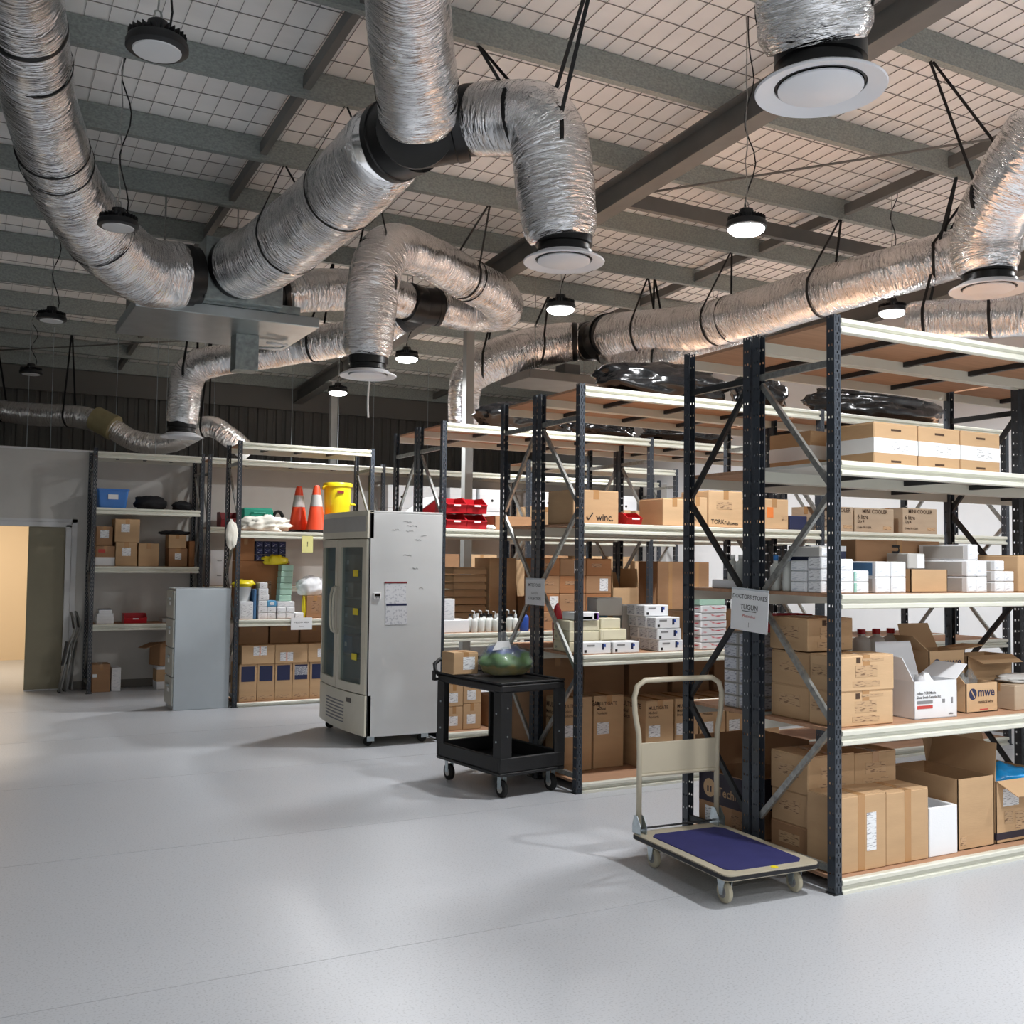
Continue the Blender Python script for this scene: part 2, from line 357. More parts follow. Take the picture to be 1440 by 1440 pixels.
nt.links.new(tc.outputs['Object'], n1.inputs[0]); nt.links.new(tc.outputs['Object'], n2.inputs[0]); nt.links.new(n1.outputs[0], r1.inputs[0]); nt.links.new(r1.outputs[0], bs.inputs['Base Color'])
r2 = nt.nodes.new('ShaderNodeMapRange'); r2.inputs[3].default_value = .3; r2.inputs[4].default_value = .44
nt.links.new(n2.outputs[0], r2.inputs[0]); nt.links.new(r2.outputs[0], bs.inputs['Roughness'])
floor = struct('floor', 'pale grey speckled vinyl warehouse floor', 'floor', MB().box(XL, YN, -.2, XR, YF, 0), 'floor_vinyl')
mat('seam_grey', '9c9fa4', rough=.5)
for y in (.25, 2.25, 4.25, 6.25, 8.25, 10.25, 12.25):
    MB().box(XL, y - .0015, -.001, XR, y + .0015, .0006).build('seam', 'seam_grey', floor)
# roof sheet with its blanket, wire mesh, purlins, rafters
roof = MB(); o5 = .45
roof.add([(x, y, zr(y, o5 + t)) for t in (0, .05) for x, y in ((XL, YN), (XR, YN), (XR, YF), (XL, YF))], [(0, 1, 2, 3), (4, 7, 6, 5), (0, 4, 5, 1), (1, 5, 6, 2), (2, 6, 7, 3), (3, 7, 4, 0)])
ceiling = struct('ceiling', 'pale insulated roof lining under steel purlins and wire mesh', 'ceiling', roof, 'roof_blanket')
wm = MB(); x = -2.0
while x < XR:
    wm.add([(x + a, y, zr(y, o5 - .012 + c)) for y in (YN, YF) for a, c in ((-.001, 0), (.001, 0), (.001, .007), (-.001, .007))], [(0, 1, 5, 4), (1, 2, 6, 5), (2, 3, 7, 6), (3, 0, 4, 7)]); x += .155
y = 2.6
while y < YF:
    wm.box(-2.5, y - .0035, zr(y, o5 - .006), XR, y + .001, zr(y, o5 + .001)); y += .31
w_ = wm.build('wire_mesh', 'mesh_wire', ceiling); w_['kind'] = 'stuff'
PUR = [-5.5, -4.2, -2.9, -1.6, -.3, 1.05, 2.4, 3.68, 4.95, 6.24, 7.48, 8.74, 9.88, 11.02, 12.16, 13.3, 14.4, 15.5, 16.6, 17.7]
pb = MB().prism([(-.0325, 0), (.0325, 0), (.0325, .02), (.0295, .02), (.0295, .003), (-.0295, .003), (-.0295, .197), (.0295, .197), (.0295, .18), (.0325, .18), (.0325, .2), (-.0325, .2)], 'x', XL, XR).mesh('purlin', ['purlin_zinc'])
for y in PUR: link('purlin', pb, ceiling, (0, y, zr(y, .245)))
def sloped(y0, y1, poly, x, off):
    b = MB(); n = len(poly)
    b.add([(x + u, y, zr(y, off) + v) for y in (y0, y1) for u, v in poly], [(i, (i + 1) % n, n + (i + 1) % n, n + i) for i in range(n)] + [tuple(range(n))[::-1], tuple(range(n, 2 * n))])
    return b
I = [(-.085, 0), (.085, 0), (.085, .014), (.006, .014), (.006, .232), (.085, .232), (.085, .246), (-.085, .246), (-.085, .232), (-.006, .232), (-.006, .014), (-.085, .014)]
for x in (-.8, 5.2, 10.3): sloped(YN, YF, I, x, 0).build('rafter', 'rafter_paint', ceiling)
for x in (2.2, 7.8):
    for a, b in zip(PUR[4:], PUR[5:]): sloped(a + .03, b - .03, [(-.03, 0), (.03, 0), (.03, .1), (-.03, .1)], x, .29).build('bridging', 'rafter_paint', ceiling)
MB().box(5.29, 7.84, zr(7.87, .1), 10.2, 7.9, zr(7.87, .24)).build('tie_beam', 'rafter_paint', ceiling)
MB().cyl((5.3, 8.05, zr(8.05, .22)), (10.2, 2.4, zr(2.4, .22)), .011, 8).cyl((5.1, 13.3, zr(13.3, .22)), (-.7, 17.6, zr(17.6, .22)), .011, 8).build('tie_rod', 'rafter_paint', ceiling)
MB().box(XL, 17.75, zr(17.8, -.12), XR, 17.83, zr(17.8, .25)).build('eave_beam', 'clad_dark', ceiling)
struct('wall_right', 'white painted end wall behind the racking', 'wall', MB().box(XR, YN, 0, XR + .15, YF, 5.9), 'wall_white')
struct('wall_left', 'plain painted side wall', 'wall', MB().box(XL - .15, YN, 0, XL, YF, 5.9), 'wall_paint')
struct('wall_near', 'plain painted wall behind the viewer', 'wall', MB().box(XL, YN - .15, 0, XR, YN, 5.9), 'wall_paint')
wf = struct('wall_far', 'dark metal clad wall high up beyond the partition', 'wall', MB().box(XL, YF, 0, XR, YF + .15, 5.2), 'clad_dark')
pp = MB().prism([(0, 0), (.02, -.025), (.11, -.025), (.13, 0)], 'z', 2.9, 4.5).mesh('wall_panel', ['clad_dark'])
for i in range(58): link('wall_panel', pp, wf, (.4 + i * .17, YF, 0))
# partition with door opening
YP = 14.03
struct('wall_back', 'pale grey plasterboard partition behind the wall shelving', 'wall',
       MB().box(XL, YP, 0, -.55, YP + .1, 3.0).box(1.24, YP, 0, XR, YP + .1, 3.0).box(-.55, YP, 2.06, 1.24, YP + .1, 3.0), 'wall_paint')
struct('trim_1', 'white capping strip along the top of the partition', 'trim', MB().cbox(XL, YP - .012, 2.985, XR, YP + .112, 3.012, .003), 'frame_white')
struct('baseboard_back', 'grey skirting along the partition', 'baseboard', MB().cbox(1.32, YP - .012, 0, XR, YP, .1, .003), 'skirting')
dr = struct('door_1', 'open doorway with white frame and olive sliding leaf', 'door', MB().cbox(1.18, YP - .02, 0, 1.245, YP + .12, 2.06, .004).cbox(-.56, YP - .02, 2.03, 1.245, YP + .12, 2.095, .004).box(1.25, YP - .008, 0, 1.31, YP, 2.13).box(-.56, YP - .008, 2.09, 1.31, YP, 2.13), 'frame_white')
MB().cbox(.76, YP + .045, .012, 1.18, YP + .085, 2.03, .004).build('leaf', 'door_olive', dr)
MB().box(.76, YP + .04, 0, 1.18, YP + .09, .012).build('bottom_seal', 'frame_white', dr)
# lit room beyond the door, under its own ceiling
struct('wall_passage', 'cream wall of the lit room beyond the doorway', 'wall', MB().box(-2.0, 18.2, 0, 2.6, 18.3, 2.9).box(2.6, YP + .1, 0, 2.7, 18.3, 2.9).box(-2.1, YP + .1, 0, -2.0, 18.3, 2.9), 'wall_cream')
struct('ceiling_passage', 'low ceiling of the room beyond the partition', 'ceiling', MB().box(XL, YP + .1, 2.9, XR, YF, 2.95), 'wall_paint')
pl = thing('panel_light', 'flat ceiling panel light in the room beyond the doorway', 'light', (.3, 16.2, 2.88))
MB().cbox(-.62, -.32, -.02, .62, .32, .02, .004).build('frame', 'frame_white', pl); MB().box(-.58, -.28, -.024, .58, .28, -.021).build('diffuser', 'lens_off', pl)
ld = bpy.data.lights.new('panel_glow', 'AREA'); ld.shape = 'RECTANGLE'; ld.size = 1.1; ld.size_y = .5; ld.energy = 75; ld.color = (1, .86, .68)
link('panel_glow', ld, pl, (0, 0, -.03))
# columns under the middle rafter
for (x, y, lb) in ((5.2, 10.8, 'grey steel column standing behind the third rack'), (5.2, 15.75, 'slender white steel column rising beyond the partition')):
    c = thing('steel_column', lb, 'column', (x, y, 0), kind='structure'); hh = zr(y) - .012; z0 = 0 if y < 14 else 2.95
    MB().box(-.05, -.05, z0, .05, -.04, hh).box(-.05, .04, z0, .05, .05, hh).box(-.004, -.04, z0, .004, .04, hh).box(-.05, -.04, z0, -.044, .04, hh).build('shaft', 'column_paint', c)
    MB().box(-.12, -.1, hh, .12, .1, hh + .012).build('cap_plate', 'column_paint', c)
    if z0 == 0: MB().box(-.12, -.1, 0, .12, .1, .014).build('base_plate', 'column_paint', c)
# hanger wires of the low ceiling
wires = [(.75, 15.0), (1.05, 15.2), (1.9, 15.4), (2.35, 14.8), (2.55, 15.2), (3.0, 14.9), (3.3, 15.6), (4.4, 15.3), (5.0, 14.9), (5.75, 15.4), (6.6, 15.2), (7.2, 15.0)]
for k_, (x, y) in enumerate(wires):
    MBw = MB().cyl((x, y, 2.95), (x, y, zr(y, .25)), .004, 6).build('hanger_wire', 'zinc_bright')
    tag(MBw,  'thin hanger wire rising beyond the partition, %s from the left' % ORD[k_], 'wire', 'ceiling hanger wires')

# ------------------------------------------------------------------ high bay lamps
def lamp_meshes(on):
    b = MB(); b.lathe([(.0, .115), (.045, .115), (.05, .08), (.08, .075), (.085, .04), (.13, .03), (.138, .012), (.138, -.012), (.125, -.02), (.0, -.02)], 32)
    fins = MB()
    for i in range(28):
        M = Matrix.Rotation(2 * PI * i / 28, 4, 'Z'); fins.box(.05, -.002, .022, .128, .002, .062, 0, M)
    lens = MB().lathe([(.108, -.019), (.104, -.026), (0, -.03)] if not on else [(.124, -.018), (.12, -.034), (.1, -.05), (.06, -.06), (0, -.063)], 32)
    hook = MB().tube([(0, 0, .11), (.018, 0, .135), (.012, 0, .165), (0, 0, .17), (-.012, 0, .165), (-.018, 0, .135), (0, 0, .112)], .005, 6)
    return b.mesh('housing', ['lamp_black'], 40), fins.mesh('cooling_fins', ['lamp_black']), lens.mesh('lens', ['lens_on' if on else 'lens_off'], 40), hook.mesh('hook', ['brace_grey'], True)
LM = {True: lamp_meshes(True), False: lamp_meshes(False)}
def lamp(x, y, z, on, label):
    t = thing('high_bay_lamp', label, 'lamp', (x, y, z), 0, 'lit high bay lamps' if on else 'unlit high bay lamps')
    for nme, me in zip(('housing', 'cooling_fins', 'lens', 'hook'), LM[on]): link(nme, me, t)
    top = zr(y, .242 if min(abs(y - q) for q in PUR) < .035 else .43) - z; k = [(.006 * math.sin(i * 1.7), .006 * math.cos(i * 2.1), .17 + (top - .17) * i / 14) for i in range(15)]
    MB().tube(k, .0045, 6).build('chain', 'brace_grey', t)
    k = [(.03 + .035 * math.sin(i * .8 + x), .02 * math.sin(i * 1.1), .1 + (top - .1) * i / 16) for i in range(17)]
    MB().tube(k, .005, 6).build('cable', 'strap', t)
    if on:
        d = bpy.data.lights.new('lamp_glow', 'AREA'); d.shape = 'DISK'; d.size = .2; d.energy = LAMP_W; d.spread = math.radians(160); d.color = (.985, .99, 1)
        link('lamp_glow', d, t, (0, 0, -.066))
names_on = ['glowing lamp hanging over the nearest rack', 'glowing lamp hanging between the second rack and the duct fork', 'glowing lamp hanging left of the grey column', 'glowing lamp low in view before the slender white column', 'small glowing lamp beyond the top shelf of the nearest rack']
for i, (x, y, z) in enumerate(LAMPS_ON): lamp(x, y, z, True, names_on[i] if i < 5 else 'unseen glowing lamp placed outside the view for its light')
for i, (x, y, z) in enumerate(LAMPS_OFF): lamp(x, y, z, False, ['largest unlit black lamp, hanging in front of the purlins', 'unlit black lamp hanging just above the big left duct', 'unlit black lamp hanging below the big left duct', 'smallest unlit black lamp, nearest the partition wall'][i])

# ------------------------------------------------------------------ pallet racks
def post_mesh(h): return shared(('post', h), lambda: MB().prism([(-.0225, -.0275), (.0225, -.0275), (.0225, .0275), (.019, .0275), (.019, -.024), (-.019, -.024), (-.019, .0275), (-.0225, .0275)], 'z', 0, h).mesh('post', ['post_black']))
def beam_mesh(L): return shared(('beam', round(L, 3)), lambda: MB().prism([(0, 0), (-.03, 0), (-.036, -.006), (-.036, -.024), (-.016, -.034), (-.016, -.048), (-.036, -.056), (-.036, -.073), (-.03, -.078), (0, -.078)], 'x', 0, L).mesh('beam', ['beam_cream']))
def rack(label, xs, yf, yb, levels, h=3.0, galv='brace_grey', boards=None, skip=(), group=None, wall=False):
    t = thing('pallet_rack', label, 'rack', (xs[0], yf, 0), 0, group)
    D = yb - yf
    for x in xs:
        link('post', post_mesh(h), t, (x - xs[0], 0, 0)); link('post', post_mesh(h), t, (x - xs[0], D, 0), PI)
        for yy in (0, D): MB().box(-.035, -.033, 0, .035, .033, .006).build('foot_plate', 'brace_dark', t, (x - xs[0], yy, 0))
        zz = [2.75, 2.1, 1.5, .87, .27]; ends = [(D - .03, 2.75), (.03, 2.75)]
        MBx = shared(('brh', round(D, 3), galv), lambda: MB().box(-.012, .02, -.018, .012, D - .02, .018).mesh('brace', [galv]))
        link('brace', MBx, t, (x - xs[0], 0, 2.75)); link('brace', MBx, t, (x - xs[0], 0, .12))
        s = 1
        for a, b in zip(zz, zz[1:]):
            p0, p1 = ((D - .02, a - .04), (.02, b)) if s > 0 else ((.02, a - .04), (D - .02, b))
            if wall: p0, p1 = ((.02, p0[1]), (D - .02, p1[1])) if s > 0 else ((D - .02, p0[1]), (.02, p1[1]))
            v = Vector((0, p1[0] - p0[0], p1[1] - p0[1])); ln = v.length; ang = math.atan2(v.z, v.y)
            me = shared(('brd', round(ln, 3), galv), lambda: MB().prism([(-.009, -.016), (.012, -.016), (.012, -.013), (-.006, -.013), (-.006, .013), (.012, .013), (.012, .016), (-.009, .016)], 'y', 0, ln).mesh('brace', [galv]))
            link('brace', me, t, (x - xs[0] + (.004 if s > 0 else -.004), p0[0], p0[1]), 0, (ang, 0, 0)); s = -s
    for i, (x0, x1) in enumerate(zip(xs, xs[1:])):
        for j, z in enumerate([v - .0015 for v in levels]):
            if (i, j) in skip: continue
            L = x1 - x0 - .045; a = x0 - xs[0] + .0225
            link('beam', beam_mesh(L), t, (a, 0, z)); link('beam', beam_mesh(L), t, (a + L, D, z), PI)
            bm_ = (boards or {}).get(j, 'board_brown')
            link('shelf_board', shared(('brd', round(L, 3), round(D, 3), bm_), lambda: MB().box(0, 0, -.018, L, D, 0).mesh('shelf_board', [bm_])), t, (a, 0, z))
            for k in (1, 2, 3):
                link('deck_support', shared(('sup', round(D, 3)), lambda: MB().box(-.016, .0, -.05, .016, D, -.0185).mesh('deck_support', ['brace_dark'])), t, (a + L * k / 4 + .02 * (k - 2), 0, z))
    return t
XA = [4.02, 6.42, 8.82]
LA = [2.985, 2.235, 1.536, .832, .072]; LB = [2.985, 1.97, 1.0, .075]; LC = [2.985, 1.98, .99, .06]
RA = rack('near bay row of the nearest rack, facing the viewer, with five shelves', XA, 3.93, 4.503, LA, galv='brace_grey', boards={1: 'board_white'})
rack('rear bay row backing onto the nearest rack', XA, 4.585, 5.14, LA, galv='brace_dark', wall=True)
rack('front bay row of the second rack, beside the black service cart', XA, 6.43, 7.003, LB, galv='brace_grey')
rack('rear bay row of the second rack', XA, 7.085, 7.63, LB, wall=True)
rack('front bay row of the third rack, beside the display fridge', XA, 8.87, 9.423, LC)
rack('rear bay row of the third rack, behind the display fridge', XA, 9.505, 10.06, LC, wall=True)
rack('single rack holding traffic cones, between filing cabinet and fridge', [2.77, 4.35], 11.67, 12.22, [2.985, 1.98, .98, .05])
rack('rack against the partition beside the doorway, with blue tub', [1.445, 2.73], 13.5, 14.0, [2.96, 2.27, 1.55, .84])
rack('long rack running along the partition behind the cone rack', [2.82, 5.2, 7.55, 9.95], 13.5, 14.0, [2.96, 2.07, 1.31, .5])
rack('far rack beyond the third rack, level with the cone rack', [6.55, 8.95], 11.75, 12.32, LC)

# duct centre lines: x, y, z, radius
M1 = [(0.12, 5.68, 4.81, 0.237), (0.19, 6.32, 4.89, 0.237), (0.29, 6.95, 4.83, 0.235), (0.42, 7.68, 4.70, 0.241), (0.67, 8.58, 4.51, 0.271), (1.02, 9.20, 4.34, 0.295), (1.39, 9.57, 4.23, 0.305), (1.76, 9.66, 4.26, 0.301)]
M2 = [(2.20, 9.53, 4.36, 0.304), (2.37, 8.93, 4.40, 0.308), (2.51, 8.05, 4.50, 0.308), (2.52, 7.14, 4.52, 0.300), (2.48, 6.47, 4.50, 0.286)]
M2B = [(2.47, 5.92, 4.41, 0.243), (2.38, 5.73, 4.59, 0.253), (2.25, 5.51, 4.72, 0.251), (2.09, 5.19, 4.82, 0.242), (1.89, 4.73, 4.84, 0.227)]
B2 = [(2.88, 5.97, 4.57, 0.229), (3.02, 5.73, 4.52, 0.233), (3.13, 5.56, 4.46, 0.238), (3.21, 5.53, 4.31, 0.247), (3.25, 5.52, 4.02, 0.247), (3.29, 5.51, 3.71, 0.225)]
B1 = [(3.05, 3.07, 3.82, 0.227), (3.01, 3.04, 3.93, 0.229), (2.92, 2.97, 4.11, 0.227)]
B5 = [(6.10, 4.57, 3.68, 0.213), (6.09, 4.57, 3.87, 0.223), (6.04, 4.47, 4.05, 0.224), (5.99, 4.26, 4.26, 0.227), (5.98, 4.03, 4.50, 0.225)]
B3 = [(3.20, 8.75, 3.51, 0.219), (3.21, 8.73, 3.91, 0.232), (3.28, 8.78, 4.32, 0.241), (3.48, 8.89, 4.58, 0.232), (3.92, 9.11, 4.62, 0.214), (4.55, 9.45, 4.56, 0.220), (4.99, 9.67, 4.49, 0.228), (5.20, 10.02, 4.45, 0.229), (4.94, 10.27, 4.44, 0.207), (4.51, 10.16, 4.43, 0.194)]
P1 = [(4.16, 10.12, 4.43, 0.198), (3.68, 10.04, 4.46, 0.207), (3.16, 10.09, 4.42, 0.218), (2.76, 10.08, 4.33, 0.214)]
P2 = [(4.17, 10.35, 4.32, 0.178), (3.94, 10.71, 4.18, 0.189), (3.51, 11.17, 4.11, 0.201), (3.12, 11.50, 4.04, 0.194), (2.62, 11.77, 3.93, 0.170), (2.34, 11.92, 3.85, 0.178), (2.22, 12.00, 3.68, 0.186), (2.19, 11.97, 3.39, 0.177), (2.17, 11.94, 3.14, 0.168)]
R1 = [(8.52, 5.71, 4.91, 0.197), (8.26, 6.09, 4.68, 0.215), (8.09, 6.41, 4.59, 0.226), (7.74, 6.95, 4.47, 0.233), (7.57, 7.61, 4.42, 0.245), (7.41, 8.38, 4.36, 0.251), (7.24, 9.38, 4.36, 0.261), (7.00, 10.19, 4.42, 0.274), (7.02, 10.52, 4.47, 0.264)]
R2 = [(7.15, 10.79, 4.42, 0.225), (7.12, 10.36, 4.16, 0.253), (7.16, 9.90, 4.03, 0.253), (7.44, 9.51, 4.10, 0.232), (8.09, 9.15, 4.29, 0.208)]
R0 = [(7.01, 11.09, 4.50, 0.228), (6.73, 11.24, 4.48, 0.256), (6.20, 11.30, 4.34, 0.261), (5.80, 11.41, 4.17, 0.259), (5.57, 11.55, 3.97, 0.223), (5.52, 11.59, 3.71, 0.196), (5.53, 11.60, 3.35, 0.196)]
R3 = [(7.89, 6.78, 4.02, 0.176), (8.11, 6.43, 3.99, 0.186), (8.28, 6.12, 3.96, 0.189), (8.55, 5.74, 3.96, 0.191)]
W1 = [(0.27, 16.34, 3.74, 0.151), (0.81, 16.05, 3.67, 0.162), (1.42, 15.61, 3.63, 0.160), (1.77, 15.32, 3.50, 0.149), (2.13, 15.14, 3.29, 0.149), (2.57, 14.90, 3.27, 0.139), (2.98, 14.56, 3.49, 0.148), (3.28, 14.42, 3.34, 0.147), (3.55, 14.45, 3.14, 0.138)]

# ------------------------------------------------------------------ air conditioning ducts
def catmull(pts, step=.03):
    P = [Vector(p) for p in pts]; P = [P[0] * 2 - P[1]] + P + [P[-1] * 2 - P[-2]]; out = []
    for i in range(1, len(P) - 2):
        a, b, c, d = P[i - 1:i + 3]; n = max(2, int((c - b).length / step))
        for k in range(n):
            t = k / n; out.append(.5 * ((2 * b) + (c - a) * t + (2 * a - 5 * b + 4 * c - d) * t * t + (3 * b - a - 3 * c + d) * t ** 3))
    out.append(P[-2]); return out
def catm4(pts, step=.03):
    P = [Vector(p[:3] + (0,)[:0]) for p in pts]
    path = catmull([p[:3] for p in pts], step)
    # radius interpolated by nearest arc position between control points
    acc = [0]; ctrl = [0]; j = 0
    for a, b in zip(path, path[1:]): acc.append(acc[-1] + (b - a).length)
    idx = []; k = 0
    for p in pts:
        best = min(range(k, len(path)), key=lambda i: (path[i] - Vector(p[:3])).length); idx.append(best); k = best
    rad = []
    for i in range(len(path)):
        s = 0
        while s < len(idx) - 2 and i > idx[s + 1]: s += 1
        t = (i - idx[s]) / max(1, idx[s + 1] - idx[s]); t = min(1, max(0, t))
        rad.append(pts[s][3] * (1 - t) + pts[s + 1][3] * t)
    return path, rad, acc
def sleeve(path, rad, acc, seed, n=48, amp=1.0):
    vs = []; fs = []; uvs = []; a = None; k = len(path)
    for i, p in enumerate(path):
        d = (path[min(i + 1, k - 1)] - path[max(i - 1, 0)]).normalized()
        a = (Vector((0, 0, 1)).cross(d) if abs(d.z) < .95 else d.orthogonal()).normalized() if a is None else (a - d * a.dot(d)).normalized()
        b = d.cross(a); v = acc[i]
        soft = .86 + .14 * min(1, min(v, acc[-1] - v) / .06)
        for j in range(n):
            t = 2 * PI * j / n; c, s = math.cos(t), math.sin(t)
            q = Vector((c * 1.3, s * 1.3, v * 1.6 + seed * 9))
            w = .045 * noise.noise(q) + .02 * noise.noise(Vector((c * 2.5, s * 2.5, v * 26 + seed))) + .012 * abs(noise.noise(Vector((c * 5, s * 5, v * 9 + seed * 2))))
            vs.append(p + (a * c + b * s) * rad[i] * soft * (1 + amp * w))
    for i in range(k - 1):
        for j in range(n):
            fs.append((i * n + j, i * n + (j + 1) % n, (i + 1) * n + (j + 1) % n, (i + 1) * n + j))
            r = rad[i] * 2 * PI; u0, u1 = r * j / n, r * (j + 1) / n
            uvs += [(u0, acc[i]), (u1, acc[i]), (u1, acc[i + 1]), (u0, acc[i + 1])]
    fs += [tuple(range(n))[::-1], tuple(range((k - 1) * n, k * n))]; uvs += [(0, 0)] * (2 * n)
    me = bpy.data.meshes.new('sleeve'); me.from_pydata(vs, [], fs); me.materials.append(MATS['foil'])
    uv = me.uv_layers.new(name='UVMap'); uv.data.foreach_set('uv', [x for p in uvs for x in p])
    me.polygons.foreach_set('use_smooth', [True] * len(me.polygons)); me.update()
    return me
def strap(parent, c, h, R, anchor, w=.013):
    # a webbing loop: anchor, down one side, under the duct, up the other side
    h = Vector((h.x, h.y, 0)).normalized() if abs(h.z) < .85 else Vector((1, 0, 0)); s = h.cross(Vector((0, 0, 1))); A = Vector(anchor)
    pts = [A + s * .01] + [c + s * R * math.cos(t) - Vector((0, 0, 1)) * R * math.sin(t) for t in [math.radians(x) for x in range(-25, 206, 10)]] + [A - s * .01]
    b = MB(); n = len(pts); vs = []
    for i, p in enumerate(pts):
        out = (p - c).normalized() if 0 < i < n - 1 else s * (1 if i == 0 else -1)
        for dw, dt in ((-w, 0), (w, 0), (w, .004), (-w, .004)): vs.append(p + h * dw + out * dt)
    fs = [(i * 4 + j, i * 4 + (j + 1) % 4, i * 4 + 4 + (j + 1) % 4, i * 4 + 4 + j) for i in range(n - 1) for j in range(4)]
    b.add(vs, fs); b.build('strap', 'strap', parent)
def duct(label, pts, straps=(), collars=(), bands=(), seed=1, amp=1.0):
    path, rad, acc = catm4(pts); t = thing('insulated_duct', label, 'duct', tuple(path[0])); o = path[0].copy(); L = acc[-1]
    rel = [p - o for p in path]
    link('sleeve', sleeve(rel, rad, acc, seed, amp=amp), t)
    def at(u):
        i = min(range(len(acc)), key=lambda k: abs(acc[k] - u * L)); return i
    for u, ax, ay in straps:
        i = at(u); d = rel[min(i + 1, len(rel) - 1)] - rel[max(0, i - 1)]; A = Vector((ax, ay, zr(ay, .24))) - o
        strap(t, rel[i], d, rad[i] * 1.02, A)
    for u, ln in bands:
        i = at(u); d = (rel[min(i + 1, len(rel) - 1)] - rel[max(0, i - 1)]).normalized(); m = rel[i]
        b = MB(); k = [m - d * ln / 2 + d * ln * q / 4 for q in range(5)]; b.tube(k, [rad[i] * s for s in (1.0, 1.03, 1.035, 1.03, 1.0)], 40); b.build('band', 'fitting_black', t, smooth=40)
    for end, ln, s in collars:
        p, q = (rel[0], rel[2]) if end == 0 else (rel[-1], rel[-3]); d = (p - q).normalized(); r = (rad[0] if end == 0 else rad[-1]) * s
        b = MB(); b.tube([p - d * .06, p - d * .02, p + d * ln * .3, p + d * ln * .35, p + d * ln], [r, r * 1.02, r * 1.02, r * .96, r * .96], 40); b.build('collar', 'fitting_black', t, smooth=40)
    return t
def diffuser(label, x, y, z, r):
    t = thing('air_diffuser', label, 'diffuser', (x, y, z), 0)
    MB().lathe([(r * .68, .16), (r * .7, .16), (r * .7, .09), (r * .64, .085), (r * .64, .05), (r * .72, .045), (r * .72, .012), (r * .66, .0), (r * .6, .02), (r * .6, .15)], 40).build('neck', 'fitting_black', t, smooth=30)
    MB().lathe([(r * .72, .03), (r * .74, .022), (r * .97, -.004), (r, -.012), (r * .985, -.02), (r * .95, -.018), (r * .7, .0), (r * .69, .03)], 48).build('ring', 'diffuser_white', t, smooth=35)
    MB().lathe([(0, .004), (r * .6, .002), (r * .645, -.004), (r * .645, -.012), (r * .6, -.018), (0, -.022)], 48).build('plate', 'diffuser_white', t, smooth=35)
    MB().box(-r * .66, -.006, .004, r * .66, .006, .02).box(-.006, -r * .66, .004, .006, r * .66, .02).build('spider', 'galvanised', t)
    return t
def wye(label, legs, m='fitting_black'):
    t = thing('branch_fitting', label, 'duct fitting', tuple(legs[0][0])); o = Vector(legs[0][0])
    for p0, p1, r in legs:
        p0, p1 = Vector(p0) - o, Vector(p1) - o
        MB().tube([p0, p0.lerp(p1, .3), p0.lerp(p1, .75), p0.lerp(p1, .78), p1], [r * .98, r, r, r * 1.04, r * 1.04], 36).build('spigot', m, t, smooth=40)
    return t
duct('huge silver duct sweeping from the upper left corner down to the unit',
     M1, straps=[(.55, .74, 8.74), (.3, .45, 7.48)], collars=[(1, .1, .93)], bands=[(.22, .05), (.52, .015), (.78, .015)], seed=1)
duct('wide silver duct climbing from the unit towards the black fork', M2, straps=[(.3, 2.4, 8.74), (.66, 2.52, 7.48)], collars=[(0, .07, .95)], seed=2)
duct('silver duct dropping from the top edge onto the black fork', M2B, straps=[(.18, 2.42, 6.24)], seed=3)
duct('silver elbow duct between the black fork and middle round diffuser', B2, straps=[(.3, 3.05, 6.24), (.52, 3.2, 4.95)], collars=[(0, .12, .97)], seed=4)
wye('black fork joining three silver ducts near the top', [((2.56, 6.2, 4.5), (2.48, 6.42, 4.5), .262), ((2.56, 6.2, 4.5), (2.84, 6.02, 4.56), .235), ((2.56, 6.2, 4.5), (2.48, 5.98, 4.44), .24)])
diffuser('round white diffuser under the elbow duct in the middle', 3.31, 5.51, 3.59, .258)
duct('short silver duct dropping from the top edge to the largest diffuser', B1, seed=5, straps=[(.5, 3.0, 2.4)])
diffuser('largest round white diffuser at the top of the view', 3.07, 3.07, 3.66, .266)
duct('silver duct bending down at the right edge to a diffuser', B5, straps=[(.5, 6.03, 4.95)], seed=6)
diffuser('round white diffuser above the nearest rack, seen almost edge on', 6.12, 4.57, 3.58, .254)
duct('silver looped duct dropping to the diffuser above the fridge', B3, straps=[(.16, 3.23, 8.74), (.55, 4.4, 8.74)], bands=[(.58, .012)], seed=7)
diffuser('round white diffuser hanging above the display fridge', 3.21, 8.76, 3.35, .257)
duct('straight silver duct running from the unit to the rear black fork', P1, seed=8, collars=[(1, .08, .95)])
duct('long thin silver duct from rear fork to the smallest diffuser', P2, straps=[(.35, 3.6, 11.02), (.8, 2.35, 12.16)], seed=9)
wye('black fork behind the looped silver duct', [((4.32, 10.17, 4.42), (4.52, 10.17, 4.43), .2), ((4.32, 10.17, 4.42), (4.14, 10.12, 4.43), .2), ((4.32, 10.17, 4.42), (4.17, 10.37, 4.32), .18)])
diffuser('smallest round white diffuser, above the rack with the blue tub', 2.17, 11.95, 3.04, .228)
duct('long silver duct passing above the nearest rack towards the right edge', R1, straps=[(.42, 7.75, 7.48), (.2, 8.2, 6.24), (.68, 7.4, 8.74), (.88, 7.1, 9.88)], bands=[(.64, .012)], collars=[(1, .1, 1.0)], seed=10)
duct('sagging silver duct curving beneath the long right duct', R2, seed=11, straps=[(.5, 7.2, 9.88)])
duct('silver duct bending down behind the grey column', R0, straps=[(.3, 6.4, 11.02), (.62, 5.7, 11.02)], bands=[(.06, .07)], collars=[(0, .1, 1.0)], seed=12)
wye('black fork joining the right ducts above the second rack', [((7.08, 10.84, 4.48), (7.02, 10.56, 4.48), .27), ((7.08, 10.84, 4.48), (7.12, 10.6, 4.32), .235), ((7.08, 10.84, 4.48), (7.0, 11.1, 4.5), .24)])
